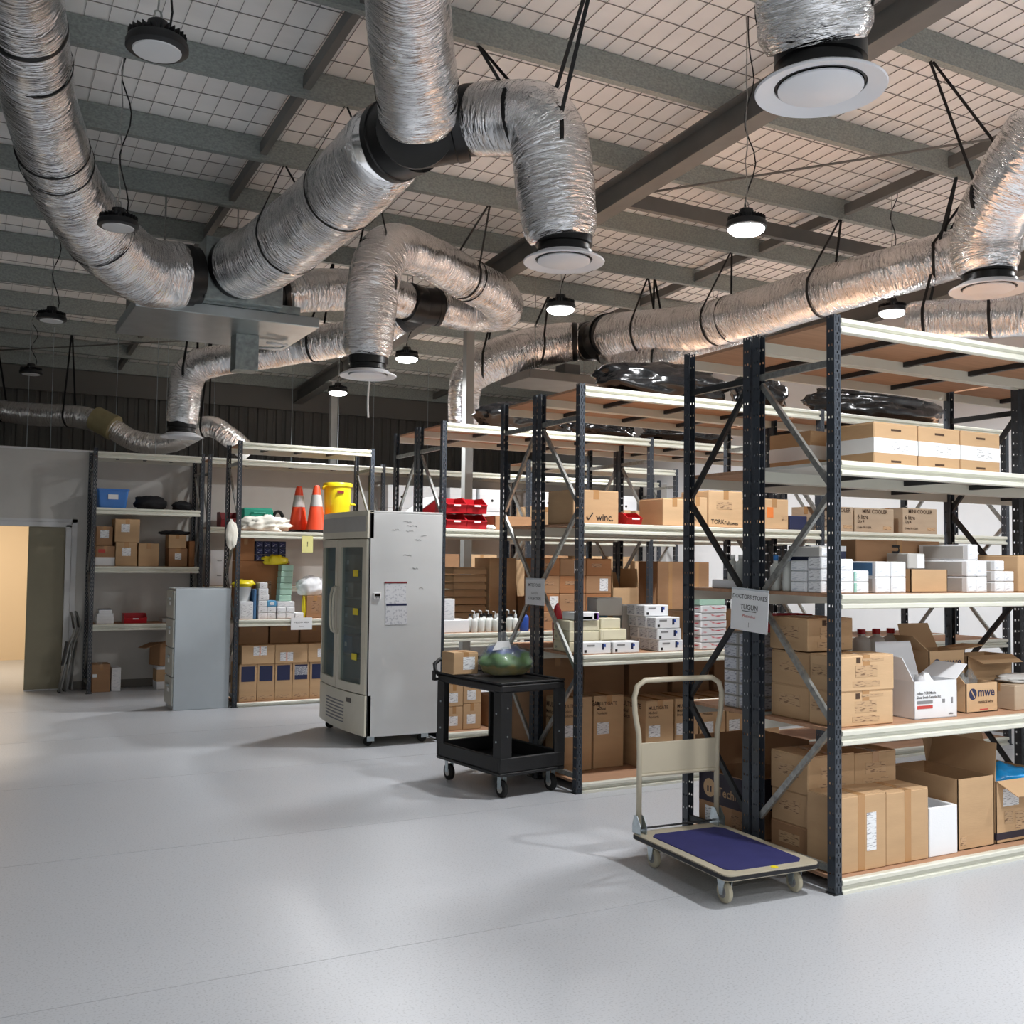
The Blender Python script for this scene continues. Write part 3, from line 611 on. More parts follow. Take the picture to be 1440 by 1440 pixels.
duct('silver duct seen beyond the top shelf at the right edge', R3, straps=[(.12, 7.92, 6.24), (.6, 8.3, 6.24)], seed=13)
duct('dark silver duct sagging above the partition at the far left', W1, straps=[(.06, .4, 16.6), (.3, 1.3, 15.5), (.82, 2.98, 14.4)], seed=14)
wye('tan taped joint on the sagging duct above the partition', [((1.62, 15.4, 3.6), (1.86, 15.24, 3.46), .175)], 'fitting_tan')
# ceiling hung fan unit
u = thing('air_handling_unit', 'galvanised ceiling unit where the two huge ducts meet', 'ac unit', (2.2, 10.2, 3.92))
MB().cbox(-.88, -.57, 0, .82, .75, .1, .006).build('drip_tray', 'duct_steel', u)
MB().cbox(-.3, -.7, .12, .42, .6, .7, .004).build('plenum', 'galvanised', u)
MB().box(-.84, -.6, .1, .62, -.56, .17).build('rail', 'galvanised', u); MB().box(-.84, .7, .1, .62, .74, .17).build('rail', 'galvanised', u)
MB().cbox(.17, .08, -.36, .4, .3, .0, .003).build('drop_box', 'galvanised', u)
MB().box(-.8, -.5, .1, -.32, .65, .5).build('fan_housing', 'rafter_paint', u)
for dx, dy in ((-.6, -.32), (.07, -.32), (-.6, .62), (.55, .62)): MB().cyl((dx, dy, .1), (dx, dy, zr(10.2 + dy, .245) - 3.92), .008, 8).build('hanging_rod', 'brace_grey', u)
MB().tube([(.45, .4, -.06), (.7, .35, -.05), (.72, .2, -.04), (.5, .15, -.05)], .014, 8).build('drain_pipe', 'white_plastic', u, smooth=True)

# ------------------------------------------------------------------ display fridge (front faces -X)
fr = thing('display_fridge', 'tall white two-door glass display fridge standing beside the third rack', 'fridge', (3.25, 8.75, 0))
FW, FD = 1.28, .72
def bow(y): return -.02 - .055 * (1 - ((y - .64) / .64) ** 2)
def bowed(name, y0, y1, z0, z1, t, m, parent=fr, n=8, off=0):
    ys = [y0 + (y1 - y0) * i / n for i in range(n + 1)]
    return MB().prism([(bow(y) - off, y) for y in ys] + [(bow(y) + t - off, y) for y in reversed(ys)], 'z', z0, z1).build(name, m, parent)
MB().cbox(0, 0, .09, FD, .035, 2.1, .004).build('side_panel', 'fridge_side', fr)
MB().cbox(0, FW - .035, .09, FD, FW, 2.1, .004).build('side_panel', 'fridge_side', fr)
MB().box(FD - .04, .035, .09, FD, FW - .035, 2.1).build('back_panel', 'fridge_inner', fr)
MB().cbox(0, 0, 2.1, FD, FW, 2.12, .004).build('top_panel', 'fridge_side', fr)
MB().box(0, .035, .09, FD - .04, FW - .035, .47).build('compressor_box', 'fridge_cream', fr)
MB().box(0, .035, 1.84, FD - .04, FW - .035, 2.1).build('header_box', 'fridge_cream', fr)
for y in (.036, FW - .041): MB().box(.02, y, .47, FD - .04, y + .005, 1.84).build('liner', 'fridge_inner', fr)
MB().box(0, -.0005, .09, .012, 0, 2.1).build('gasket', 'black_rubber', fr)
hd = bowed('header', 0, FW, 1.87, 2.12, .06, 'fridge_cream'); bowed('header_strip', .03, FW - .03, 1.93, 2.07, .02, 'card_grey', hd, off=.003)
lp = bowed('lower_panel', 0, FW, .1, .46, .06, 'fridge_cream')
for i in range(7): bowed('grille_slot', .42, .95, .17 + i * .03, .182 + i * .03, .01, 'ink_grey', lp, 6, .002)
bowed('thermostat', .26, .35, .37, .41, .012, 'digital', lp, 3, .004)
for y0, y1, near in ((.012, .634, 1), (.646, FW - .012, 0)):
    d = bowed('door', y0, y1, .47, .55, .045, 'fridge_cream'); bowed('top_rail', y0, y1, 1.79, 1.86, .045, 'fridge_cream', d)
    bowed('stile', y0, y0 + .07, .55, 1.79, .045, 'fridge_cream', d, 3); bowed('stile', y1 - .07, y1, .55, 1.79, .045, 'fridge_cream', d, 3)
    bowed('pane', y0 + .07, y1 - .07, .55, 1.79, .006, 'fridge_glass', d, 6, -.02)
    yh = y1 - .035 if near else y0 + .035
    MB().tube([(bow(yh) + .0, yh, .98), (bow(yh) - .035, yh, 1.0), (bow(yh) - .05, yh, 1.06), (bow(yh) - .055, yh, 1.2), (bow(yh) - .05, yh, 1.34), (bow(yh) - .035, yh, 1.4), (bow(yh), yh, 1.42)], .0115, 10).build('handle', 'fridge_cream', d, smooth=True)
    if near:
        for z, dy in ((1.52, .1), (1.17, .09), (.76, .1)): bowed('sticker', y0 + .07 + dy, y0 + .07 + dy + .1, z, z + .06, .004, 'yellow', d, 3, -.008)
for z in (.75, 1.03, 1.3, 1.56): MB().box(.05, .042, z, FD - .06, FW - .042, z + .012).build('wire_shelf', 'card_grey', fr)
for (y, z, w, h, m) in ((.12, 1.572, .3, .12, 'card_white'), (.72, 1.572, .38, .15, 'card_grey'), (.14, 1.312, .34, .17, 'ink'), (.75, 1.312, .36, .14, 'card_grey'), (.1, 1.042, .42, .19, 'steel_blue'), (.72, 1.042, .42, .17, 'card_grey'), (.12, .762, .42, .19, 'card_grey'), (.75, .762, .36, .17, 'steel_blue')):
    carton('%s container on the %s fridge shelf behind the %s glass door' % ({'card_white': 'white', 'ink': 'black', 'card_grey': 'grey', 'steel_blue': 'blue grey'}[m], {1.572: 'top', 1.312: 'second', 1.042: 'third', .762: 'lowest'}[z], 'right' if y < .5 else 'left'), 3.25 + .12, 8.75 + y, z, .38, w, h, m=m, tape=None, flaps=False, name='storage_container', cat='container', st=[('l', .5, .5, .06, .04, 'paper')])
for x, y in ((.09, .1), (.62, .1), (.09, FW - .1), (.62, FW - .1)):
    c = MB().cyl((-.035, -.014, .04), (-.035, .014, .04), .04, 16).build('caster', 'black_rubber', fr, (x, y, 0), smooth=40)
    MB().box(-.05, -.022, .04, .02, -.017, .09).box(-.05, .017, .04, .02, .022, .09).box(-.05, -.022, .085, .03, .022, .09).build('fork', 'zinc_bright', c)
# things fixed to the fridge's near side
ct = MB().cbox(-.035, -.012, -.03, .035, 0, .03, .002).build('temperature_display', 'white_plastic', None, (3.33, 8.748, 1.35)); tag(ct, 'small white temperature display on the fridge side', 'display')
MB().box(-.026, -.0135, -.004, .026, -.0118, .022).build('screen', 'digital', ct)
for k in range(4): MB().box(-.024 + k * .013, -.0135, -.02, -.016 + k * .013, -.0118, -.012).build('button', 'ink', ct)
cl = thing('wall_calendar', 'small wall calendar with red top bar on the fridge side', 'calendar', (3.51, 8.749, 1.38))
MB().box(-.1, -.003, -.1, .1, 0, .1).build('sheet', 'calendar_print', cl); MB().cbox(-.11, -.006, .085, .11, 0, .1, .002).build('top_bar', 'dark_red', cl)
nt_ = thing('paper_sheet', 'printed table sheet taped below the calendar on the fridge', 'paper', (3.52, 8.749, 1.19))
MB().box(-.105, -.002, -.1, .105, 0, .1).build('sheet', 'calendar_print', nt_); MB().box(-.1, -.0025, .07, .1, -.0019, .09).build('heading', 'navy', nt_)
rnd = random.Random(3)
for (x, z, ln) in ((3.62, 2.03, .09), (3.66, 1.99, .1), (3.64, 1.94, .07), (3.72, 1.86, .06), (3.78, 1.9, .05), (3.62, 1.72, .08), (3.7, 1.6, .05), (3.76, 1.42, .04), (3.5, 1.95, .08)):
    MB().tube([(ln * k / 10 - ln / 2, -.0012, rnd.uniform(-.008, .008)) for k in range(11)], .0012, 4).build('scribble', 'ink_grey', fr, (x - 3.25, 0, z))

# ------------------------------------------------------------------ filing cabinet (drawers face -X)
fc = thing('filing_cabinet', 'pale grey metal filing cabinet seen from its side', 'cabinet', (2.09, 11.68, 0))
MB().cbox(.02, 0, 0, .62, .44, 1.33, .005).build('carcass', 'cabinet_grey', fc)
for k in range(4):
    d = MB().cbox(0, .012, .05 + k * .317, .02, .428, .05 + k * .317 + .305, .004).build('drawer', 'cabinet_front', fc)
    MB().cbox(-.022, .16, .05 + k * .317 + .2, 0, .28, .05 + k * .317 + .225, .003).build('handle', 'zinc_bright', d); MB().box(-.003, .17, .05 + k * .317 + .14, 0, .25, .05 + k * .317 + .18).build('label_holder', 'paper', d)
MB().cyl((-.006, .06, 1.28), (.0, .06, 1.28), .01, 12).build('lock', 'zinc_bright', fc)

# ------------------------------------------------------------------ black service cart
ca = thing('service_cart', 'black plastic two-tier service cart beside the second rack', 'cart', (3.635, 6.925, 0), math.radians(7.5))
W, L = .29, .43
MB().cbox(-W, -L, .745, W, L, .805, .012).build('top_shelf', 'black_plastic', ca)
MB().cbox(-W, -L, .805, W, -L + .025, .82, .004).cbox(-W, L - .025, .805, W, L, .82, .004).cbox(-W, -L + .025, .805, -W + .025, L - .025, .82, .004).cbox(W - .025, -L + .025, .805, W, L - .025, .82, .004).build('shelf_rim', 'black_plastic', ca)
bt = MB().cbox(-W, -L, .16, W, L, .185, .006).cbox(-W, -L, .185, W, -L + .03, .29, .006).cbox(-W, L - .03, .185, W, L, .29, .006).cbox(-W, -L + .03, .185, -W + .03, L - .03, .29, .006).cbox(W - .03, -L + .03, .185, W, L - .03, .29, .006)
bt.build('bottom_tray', 'black_plastic', ca)
for sx in (-1, 1):
    for sy in (-1, 1):
        a, b = (W - .002) * sx, (L - .002) * sy
        lg = MB().prism([(a, b), (a - .095 * sx, b), (a - .095 * sx, b - .02 * sy), (a - .02 * sx, b - .02 * sy), (a - .02 * sx, b - .095 * sy), (a, b - .095 * sy)], 'z', .28, .75).build('leg', 'black_plastic', ca)
        bo = MB()
        for z in (.4, .6):
            bo.cyl((a + .001 * sx, b - .055 * sy, z), (a + .006 * sx, b - .055 * sy, z), .007, 8).cyl((a - .055 * sx, b + .001 * sy, z + .04), (a - .055 * sx, b + .006 * sy, z + .04), .007, 8)
        bo.build('bolt', 'zinc_bright', lg)
        x, y = (W - .07) * sx, (L - .08) * sy
        w = MB().lathe([(0, -.018), (.05, -.018), (.062, -.012), (.062, .012), (.05, .018), (0, .018)], 20, 0, (0, 0, .062), Matrix.Rotation(PI / 2, 4, 'Y')).build('wheel', 'black_rubber', ca, (x, y, 0), smooth=40)
        MB().lathe([(0, -.02), (.03, -.02), (.03, .02), (0, .02)], 14, 0, (0, 0, .062), Matrix.Rotation(PI / 2, 4, 'Y')).build('hub', 'card_grey', w)
        MB().box(-.026, -.02, .06, -.022, .02, .16).box(.022, -.02, .06, .026, .02, .16).box(-.026, -.03, .148, .026, .03, .16).build('fork', 'zinc_bright', w)
MB().tube([(-W + .02, L - .01, .79), (-W + .02, L + .06, .82), (-W + .03, L + .09, .87), (-W + .08, L + .1, .9), (W - .08, L + .1, .9), (W - .03, L + .09, .87), (W - .02, L + .06, .82), (W - .02, L - .01, .79)], .017, 10).build('handle', 'black_plastic', ca, smooth=True)
MB().box(-W - .035, L - .02, .755, -W - .002, L + .02, .775).box(-W - .035, L - .02, .775, -W - .025, L + .02, .83).build('hook', 'black_plastic', ca)
carton('small taped carton with white label on the service cart', 3.3, 7.05, .8215, .21, .2, .165, math.radians(2), m='kraft', st=[('f', .62, .5, .1, .095, 'label_print')], tape='y')
bg = thing('plastic_bag', 'knotted clear plastic bag of green packs on the service cart', 'bag', (3.705, 6.98, .8215))
nt2, bs2 = (mat('bag_contents', '5f8f34', rough=.4), nodes_of('bag_contents'))[1]
tc2 = nt2.nodes.new('ShaderNodeTexCoord'); sp2 = nt2.nodes.new('ShaderNodeSeparateXYZ'); nz2 = nt2.nodes.new('ShaderNodeTexNoise'); nz2.inputs['Scale'].default_value = 9; nz2.inputs['Detail'].default_value = 3
ad = nt2.nodes.new('ShaderNodeMath'); ad.operation = 'MULTIPLY_ADD'; ad.inputs[1].default_value = .35; rp2 = nt2.nodes.new('ShaderNodeValToRGB')
for p_, c_ in ((.3, 'b59a28'), (.4, '3f7a12'), (.55, '4f8f1c'), (.63, '3a57a0'), (.82, '8b98ad')):
    e = rp2.color_ramp.elements.new(p_); e.color = lin(c_)
rp2.color_ramp.elements[0].color = lin('44601f'); rp2.color_ramp.elements[-1].color = lin('a5adb5')
mr = nt2.nodes.new('ShaderNodeMath'); mr.operation = 'MULTIPLY'; mr.inputs[1].default_value = 2.6
nt2.links.new(tc2.outputs['Object'], sp2.inputs[0]); nt2.links.new(tc2.outputs['Object'], nz2.inputs[0]); nt2.links.new(sp2.outputs[2], mr.inputs[0])
nt2.links.new(nz2.outputs[0], ad.inputs[0]); nt2.links.new(mr.outputs[0], ad.inputs[2]); nt2.links.new(ad.outputs[0], rp2.inputs[0]); nt2.links.new(rp2.outputs[0], bs2.inputs['Base Color'])
link('packs', blob_mesh(.2, .16, .225, 5, 'bag_contents', .22, 40, 22, 2.2), bg); link('film', blob_mesh(.212, .17, .24, 5, 'clear_film', .22, 40, 22, 2.2), bg)
MB().prism([(-.05, .235), (.03, .24), (.0, .33), (-.07, .31)], 'y', -.01, .0).prism([(.0, .24), (.06, .24), (.13, .32), (.09, .33)], 'y', -.02, -.012).build('knot_ears', 'clear_film', bg)
MB().prism([(-.16, .19), (.0, .2), (-.02, .26), (-.12, .255)], 'y', -.1, -.097).build('paper_note', 'paper', bg)

# ------------------------------------------------------------------ platform trolley
tr = thing('platform_trolley', 'cream platform trolley with navy deck mat and folding handle', 'trolley', (3.65, 4.375, 0), math.radians(-3))
W, L = .3, .44
def rounded(w, l, r, n=5):
    out = []
    for cx, cy, a0 in ((w - r, l - r, 0), (-w + r, l - r, 90), (-w + r, -l + r, 180), (w - r, -l + r, 270)):
        out += [(cx + r * math.cos(math.radians(a0 + 90 * k / n)), cy + r * math.sin(math.radians(a0 + 90 * k / n))) for k in range(n + 1)]
    return out
MB().prism(rounded(W - .006, L - .006, .04), 'z', .14, .172).build('deck', 'trolley_cream', tr)
MB().prism(rounded(W, L, .045), 'z', .146, .164).build('bumper', 'bumper', tr)
MB().prism([(-W + .06, -L + .1), (-W + .1, -L + .06), (W - .1, -L + .06), (W - .06, -L + .1), (W - .06, L - .14), (W - .1, L - .1), (-W + .1, L - .1), (-W + .06, L - .14)], 'z', .172, .176).build('deck_mat', 'trolley_mat', tr)
MB().cyl((.02, -L + .035, .172), (.02, -L + .035, .1735), .02, 16).build('sticker', 'yellow', tr)
hy = L - .035
MB().tube([(-W + .035, hy, .2), (-W + .035, hy, .62), (-W + .03, hy + .0, .72)] + [(-W + .005 + .025 * 0, hy, .84), (-W + .0, hy, .93), (-W + .02, hy, .99), (-W + .07, hy, 1.02), (0, hy, 1.022), (W - .07, hy, 1.02), (W - .02, hy, .99), (W - .0, hy, .93), (W - .005, hy, .84), (W - .03, hy, .72), (W - .035, hy, .62), (W - .035, hy, .2)], .0155, 12).build('handle', 'trolley_cream', tr, smooth=True)
pn = MB().cbox(-W + .045, hy - .006, .5, W - .045, hy + .006, .67, .003).build('handle_panel', 'trolley_cream', tr)
MB().tube([(-W + .035, hy, .49), (W - .035, hy, .49)], .012, 8).build('cross_bar', 'trolley_cream', tr, smooth=40)
MB().tube([(-W + .02, hy + .02, .19), (W - .02, hy + .02, .19)], .006, 8).build('foot_rod', 'bumper', tr, smooth=40)
for s in (-1, 1):
    b = MB()
    for dx in (-.022, .018): b.prism([(hy - .05, .172), (hy + .035, .172), (hy + .035, .22), (hy + .015, .27), (hy - .015, .27), (hy - .05, .22)], 'x', (W - .035) * s + dx, (W - .035) * s + dx + .004)
    b.build('hinge_bracket', 'zinc_bright', tr)
    for sy in (-1, 1):
        x, y = (W - .08) * s, (L - .12) * sy
        w = MB().lathe([(0, -.016), (.042, -.016), (.052, -.011), (.055, 0), (.052, .011), (.042, .016), (0, .016)], 24, 0, (0, 0, .055), Matrix.Rotation(PI / 2, 4, 'Y')).build('wheel', 'wheel_cream', tr, (x, y, 0), smooth=35)
        MB().lathe([(0, -.018), (.028, -.018), (.028, .018), (0, .018)], 16, 0, (0, 0, .055), Matrix.Rotation(PI / 2, 4, 'Y')).build('hub', 'ink_grey', w)
        MB().prism([(-.012, .045), (.012, .045), (.032, .13), (-.032, .13)], 'x', -.027, -.023).prism([(-.012, .045), (.012, .045), (.032, .13), (-.032, .13)], 'x', .023, .027).box(-.035, -.04, .13, .035, .04, .14).build('fork', 'zinc_bright', w)

# ------------------------------------------------------------------ folded chairs by the doorway
for i, (x, y, tilt, lb) in enumerate(((1.13, 13.72, .0, 'folded metal chair leaning beside the doorway, the outer one'), (1.2, 13.88, .03, 'folded metal chair leaning beside the doorway, the inner one'))):
    t = thing('folding_chair', lb, 'chair', (x, y, 0), 0, 'folded chairs by the doorway')
    for dy in (-.02, .1):
        MB().tube([(0, dy, .012), (.05, dy, .3), (.1, dy, .58), (.15, dy, .7), (.17, dy, .78), (.15, dy, .88), (.11, dy, .98)], .011, 8).build('frame_tube', 'chair_grey', t, smooth=True)
        MB().tube([(.07, dy, .014), (.1, dy, .3), (.13, dy, .62)], .01, 8).build('leg', 'chair_grey', t, smooth=True)
    for z0, z1, x0, x1, nm in ((.78, .95, .14, .115, 'backrest'), (.33, .62, .02, .065, 'seat')):
        MB().prism([(x0, z0), (x0 + .02, z0), (x1 + .02, z1), (x1, z1)], 'y', -.01, .09).build(nm, 'black_plastic', t)
    MB().box(-.01, -.03, 0, .02, .11, .02).build('rubber_foot', 'black_rubber', t)

# ------------------------------------------------------------------ goods on the racks
printed('kraft_print', 'c3a27d', '7d6046', 20, 130); printed('kraft_print_dark', 'a78262', '5b432f', 20, 130)
KP = [('f', .5, .55, .16, .06, 'kraft_print'), ('f', .5, .2, .2, .03, 'kraft_print'), ('l', .5, .55, .16, .06, 'kraft_print')]
def sb(label, x, y, z, w, d, h, m='card_white', front='box_print', k=.8, name='medicine_box', group=None, side=None, extra=(), tx=()):
    st = [('f', .5, .5, w * k, h * k, front)] if front else []
    if side: st.append(('l', .5, .5, d * .8, h * .8, side))
    return carton(label, x, y, z, w, d, h, m=m, tape=None, flaps=False, st=st + list(extra), name=name, group=group, tx=tx)
def bin_(label, x, y, z, w, d, h, m='red', group=None):
    t = thing('parts_bin', label, 'bin', (x + w / 2, y + d / 2, z), 0, group); W, D = w / 2, d / 2
    b = MB(); b.box(-W, -D, 0, W, D, .006); b.box(-W, D - .006, .006, W, D, h)
    for s in (-1, 1): b.prism([(-D, .006), (D - .006, .006), (D - .006, h), (-D + d * .35, h), (-D - .015, h * .55)], 'x', s * W - (.006 if s > 0 else 0), s * W + (0 if s > 0 else .006))
    b.prism([(-D, .006), (-D + .006, .006), (-D - .009, h * .5), (-D - .015, h * .5)], 'x', -W + .006, W - .006); b.build('shell', m, t)
    MB().cbox(-W, -D - .026, h * .5, W, -D - .005, h * .57, .002).build('front_lip', m, t); MB().box(-.035, -D - .0275, h * .42, .035, -D - .0262, h * .53).build('label', 'paper', t)
    return t
# --- nearest rack, floor shelf
Z = .072
carton('tall taped carton with barcode label at the corner of the nearest rack', 4.07, 3.97, Z, .37, .21, .4, tape='Y', st=[('f', .7, .5, .07, .2, 'label_print')])
carton('tall taped carton right of the barcode labelled one', 4.447, 3.975, Z, .33, .22, .39, tape='Y')
carton('lowest printed carton seen through the end frame, floor shelf', 4.1, 4.2, Z, .34, .29, .18, m='kraft_dark', st=KP)
carton('middle printed carton seen through the end frame, floor shelf', 4.1, 4.195, Z + .18, .34, .29, .18, st=KP)
carton('top printed carton seen through the end frame, floor shelf', 4.09, 4.19, Z + .36, .35, .29, .21, st=KP + [('l', .2, .85, .05, .03, 'kraft_print')])
carton('printed carton standing behind the tall taped cartons', 4.45, 4.21, Z, .33, .28, .36, m='kraft_dark')
carton('printed carton resting on top behind the tall taped cartons', 4.45, 4.2, Z + .36, .33, .28, .2, st=KP)
t = thing('foam_box', 'open white foam box between two cartons on the floor shelf', 'box', (4.905, 4.09, Z)); a, d, h, k = .115, .11, .27, .018
for q in ((-a, -d, 0, a, -d + k, h), (-a, d - k, 0, a, d, h), (-a, -d + k, 0, -a + k, d - k, h), (a - k, -d + k, 0, a, d - k, h)): MB().cbox(*q, .004).build('wall', 'foam_white', t)
MB().box(-a + k, -d + k, 0, a - k, d - k, .02).build('base', 'foam_white', t); link('packing', blob_mesh(.085, .08, .1, 2, 'clear_film', .3), t, (0, 0, .15))
open_carton('deep open carton without flaps beside the white foam box', 5.05, 4.0, Z, .31, .49, .4, flaps=(), st=[('f', .14, .12, .05, .05, 'kraft_print')])
oc = open_carton('open carton with purple stripe and blue bag at the right edge', 5.38, 4.0, Z, .6, .49, .36, flaps=(('l', .22, 1.75), ('b', .2, 1.3), ('f', .14, -.5)), bands=((.02, .06, 'plum'),), st=[('f', .22, .72, .14, .1, 'label_print'), ('f', .18, .4, .07, .07, 'kraft_print'), ('f', .45, .33, .2, .1, 'kraft_print')])
for yy in (-.12, .1): MB().box(-.302, yy - .04, .12, -.3006, yy + .04, .34).build('printed_block', 'plum', oc)
mat('bag_blue', '1f9be0', rough=.3, bump=.4, bscale=(12, 12, 12)); blob('plastic_bag', 'bright blue plastic liner bag inside the open carton at the right edge', 'bag', 5.66, 4.22, .3, .24, .2, .2, 11, 'bag_blue', .4)
# --- nearest rack, second shelf
Z = .832
for i, (x, y, w, d, dz, h, lb) in enumerate(((4.08, 3.97, .42, .2, 0, .185, 'lower front printed carton at the corner, second shelf of nearest rack'), (4.08, 3.965, .42, .2, .185, .19, 'upper front printed carton at the corner, second shelf of nearest rack'),
        (4.1, 4.19, .36, .3, 0, .185, 'lowest of three printed cartons seen through the end frame'), (4.1, 4.185, .36, .3, .185, .185, 'middle of three printed cartons seen through the end frame'), (4.09, 4.19, .34, .3, .3785, .18, 'topmost of the printed cartons seen through the end frame'))):
    carton(lb, x, y, Z + dz, w, d, h, m=('kraft_light', 'kraft_light', 'kraft', 'kraft', 'kraft')[i], st=KP + [('f', .36, .86, .03, .03, 'ink_brown'), ('f', .62, .86, .16, .015, 'kraft_print')])
t = thing('foam_tray', 'stack-edged white foam tray behind the corner cartons', 'tray', (4.575, 4.395, Z))
for k in range(8): MB().cbox(-.105, -.09, k * .04, .105, .09, k * .04 + .034, .004).build('layer', 'foam_white', t)
wb = open_carton('open white carton of wrapped swab kits on the second shelf', 4.71, 4.0, Z, .335, .27, .21, rz=-.03, m='card_white', inside='card_white', flaps=(('l', .15, 1.1), ('b', .2, 1.35), ('r', .14, .6)),
    tx=[('f', .05, .68, 'cobas PCR Media', .021, 'ink'), ('f', .05, .57, 'Dual Swab Sample Kit', .021, 'ink'), ('f', .9, .1, 'cobas', .016, 'ink', 'RIGHT')], st=[('f', .24, .44, .12, .018, 'ink_grey'), ('f', .24, .31, .12, .018, 'ink_red'), ('f', .68, .45, .02, .02, 'ink_grey'), ('f', .88, .45, .014, .035, 'ink_grey')])
for k, (dx, dy, r) in enumerate(((-.1, .0, .2), (-.03, .05, -.4), (.05, -.02, .3), (.1, .05, -.1))):
    blob('wrapped_packet', 'crinkled white wrapped packet in the open white carton, %s one' % ('leftmost', 'second', 'third', 'rightmost')[k], 'packet', 4.877 + dx, 4.135 + dy, Z + .09, .045, .05, .15, 20 + k, 'foam_white', .35, r, nu=20, nv=12)
def mwe(label, x, y, w, d, h, flaps, v):
    t = open_carton(label, x, y, Z, w, d, h, m='kraft_light', flaps=flaps, tx=[('f', .36, v, 'mwe', .076 * w / .28, 'navy'), ('f', .37, v - .055 / h, 'medical wire', .026, 'ink_brown')], st=[('f', .55, v - .1 / h, .07, .006, 'ink_red')])
    lg = MB().lathe([(0, 0), (.033, 0), (.033, .0012), (0, .0012)], 28).build('logo_disc', 'navy', t, (-w * .29, -d / 2, h * v - .008), 0, False, (PI / 2, 0, 0))
    MB().box(-.004, -.024, .0012, .004, .024, .0022).build('logo_bar', 'kraft_light', lg, (0, 0, 0), math.radians(35)); return t
mwe('small open carton with dark round logo at the shelf front', 5.19, 4.05, .28, .22, .17, (('b', .06, 1.55), ('l', .05, 1.0)), .68)
mwe('tall open carton with round logo behind the small one', 5.17, 4.29, .32, .2, .34, (('b', .16, 1.2), ('l', .14, .7), ('r', .2, .1)), .78)
for k, (x, y, s) in enumerate(((5.28, 4.16, 31), (5.4, 4.2, 32))): blob('sample_bag', 'clear bag of swab packs in the small logo carton, %s one' % ('left', 'right')[k], 'bag', x, y, Z + .06, .06, .05, .18, s, 'clear_film', .5, nu=20, nv=12)
open_carton('wide plain open carton at the back of the second shelf', 5.5, 4.28, Z, .42, .2, .3, flaps=(('f', .1, -.4),))
carton('low grey carton lying flat at the right of the second shelf', 5.56, 4.0, Z, .4, .25, .15, m='kraft_grey', tape='x'); blob('folded_packaging', 'grey folded packaging lying on the low grey carton', 'packaging', 5.76, 4.12, Z + .151, .17, .1, .05, 41, 'card_grey', .3)
# --- nearest rack, middle shelf
Z = 1.536
TC = [('f', .1, .5, .02, .05, 'teal')]
for k, (x, z, lb) in enumerate(((4.1, 0, 'bottom left'), (4.216, 0, 'bottom right'), (4.1, .061, 'middle left'), (4.216, .061, 'middle right'), (4.1, .122, 'topmost'))): sb('white medicine box with teal corner, %s of the stack by the post' % lb, x, 3.98, Z + z, .113, .064, .06, extra=TC)
for k, (x, z, lb) in enumerate(((4.38, 0, 'lower left'), (4.5, 0, 'lower right'), (4.38, .086, 'upper left'), (4.5, .086, 'upper right'))): sb('tall white medicine box, %s of the blue-sided block' % lb, x, 3.98, Z + z, .115, .24, .085, side='steel_blue' if z else 'card_grey')
for k, (x, z, lb) in enumerate(((4.2, 0, 'lower left'), (4.34, 0, 'lower right'), (4.2, .13, 'upper left'), (4.34, .13, 'upper right'))): sb('navy and white banded box, %s of the block at the back' % lb, x, 4.28, Z + z, .135, .18, .125, m='navy', front=None, name='banded_box', extra=[('f', .5, .9, .13, .03, 'card_white')])
t = open_carton('low kraft display tray holding the white box', 4.7, 4.02, Z, .3, .3, .13, m='kraft'); sb('white box with pale blue base stripe in the kraft tray', 4.725, 4.03, Z + .006, .24, .1, .1, extra=[('f', .5, .06, .238, .012, 'sky_blue')])
sb('small grey and white box standing on the kraft tray', 4.83, 4.15, Z + .1315, .14, .16, .09, m='card_grey', extra=[('f', .75, .5, .06, .08, 'card_white')], front=None)
for k, (x, z, lb) in enumerate(((5.12, 0, 'lower left'), (5.207, 0, 'lower right'), (5.12, .093, 'middle left'), (5.207, .093, 'middle right'), (5.13, .186, 'topmost'))): sb('white box with grey side, %s of the square stack' % lb, x, 3.98, Z + z, .084, .35, .09, side='card_grey')
for k, (x, z, lb) in enumerate(((5.39, 0, 'lower left'), (5.477, 0, 'lower right'), (5.39, .063, 'middle left'), (5.477, .063, 'middle right'), (5.39, .126, 'topmost'))): sb('low white box beside the kraft carton, %s of its stack' % lb, x, 4.0, Z + z, .084, .3, .06, side='card_grey')
carton('kraft carton printed sideways at the right of the middle shelf', 5.6, 4.0, Z, .3, .3, .22, st=[('f', .35, .5, .04, .16, 'kraft_print')])
t = carton('dark carton with sideways black letters behind the white boxes', 4.62, 4.345, Z, .72, .15, .3, m='kraft_dark'); text('mwe', .13, 'ink', t, (-.02, -.0775, .15), (PI / 2, PI / 2, 0), bold=.012)
for k in range(3): sb('white box with grey barcode end, number %s up in the post-side stack' % ('one', 'two', 'three')[k], 4.05, 4.05, Z + k * .064, .12, .1, .062, side='label_print')
for k in range(3): sb('plain white box, %s row of the stack behind the barcode ones' % ('lowest', 'middle', 'highest')[k], 4.05, 4.16, Z + k * .058, .14, .12, .056, side='box_print')
sb('long grey box laid across the barcode stacks', 4.05, 4.06, Z + .193, .14, .22, .055, m='card_grey')
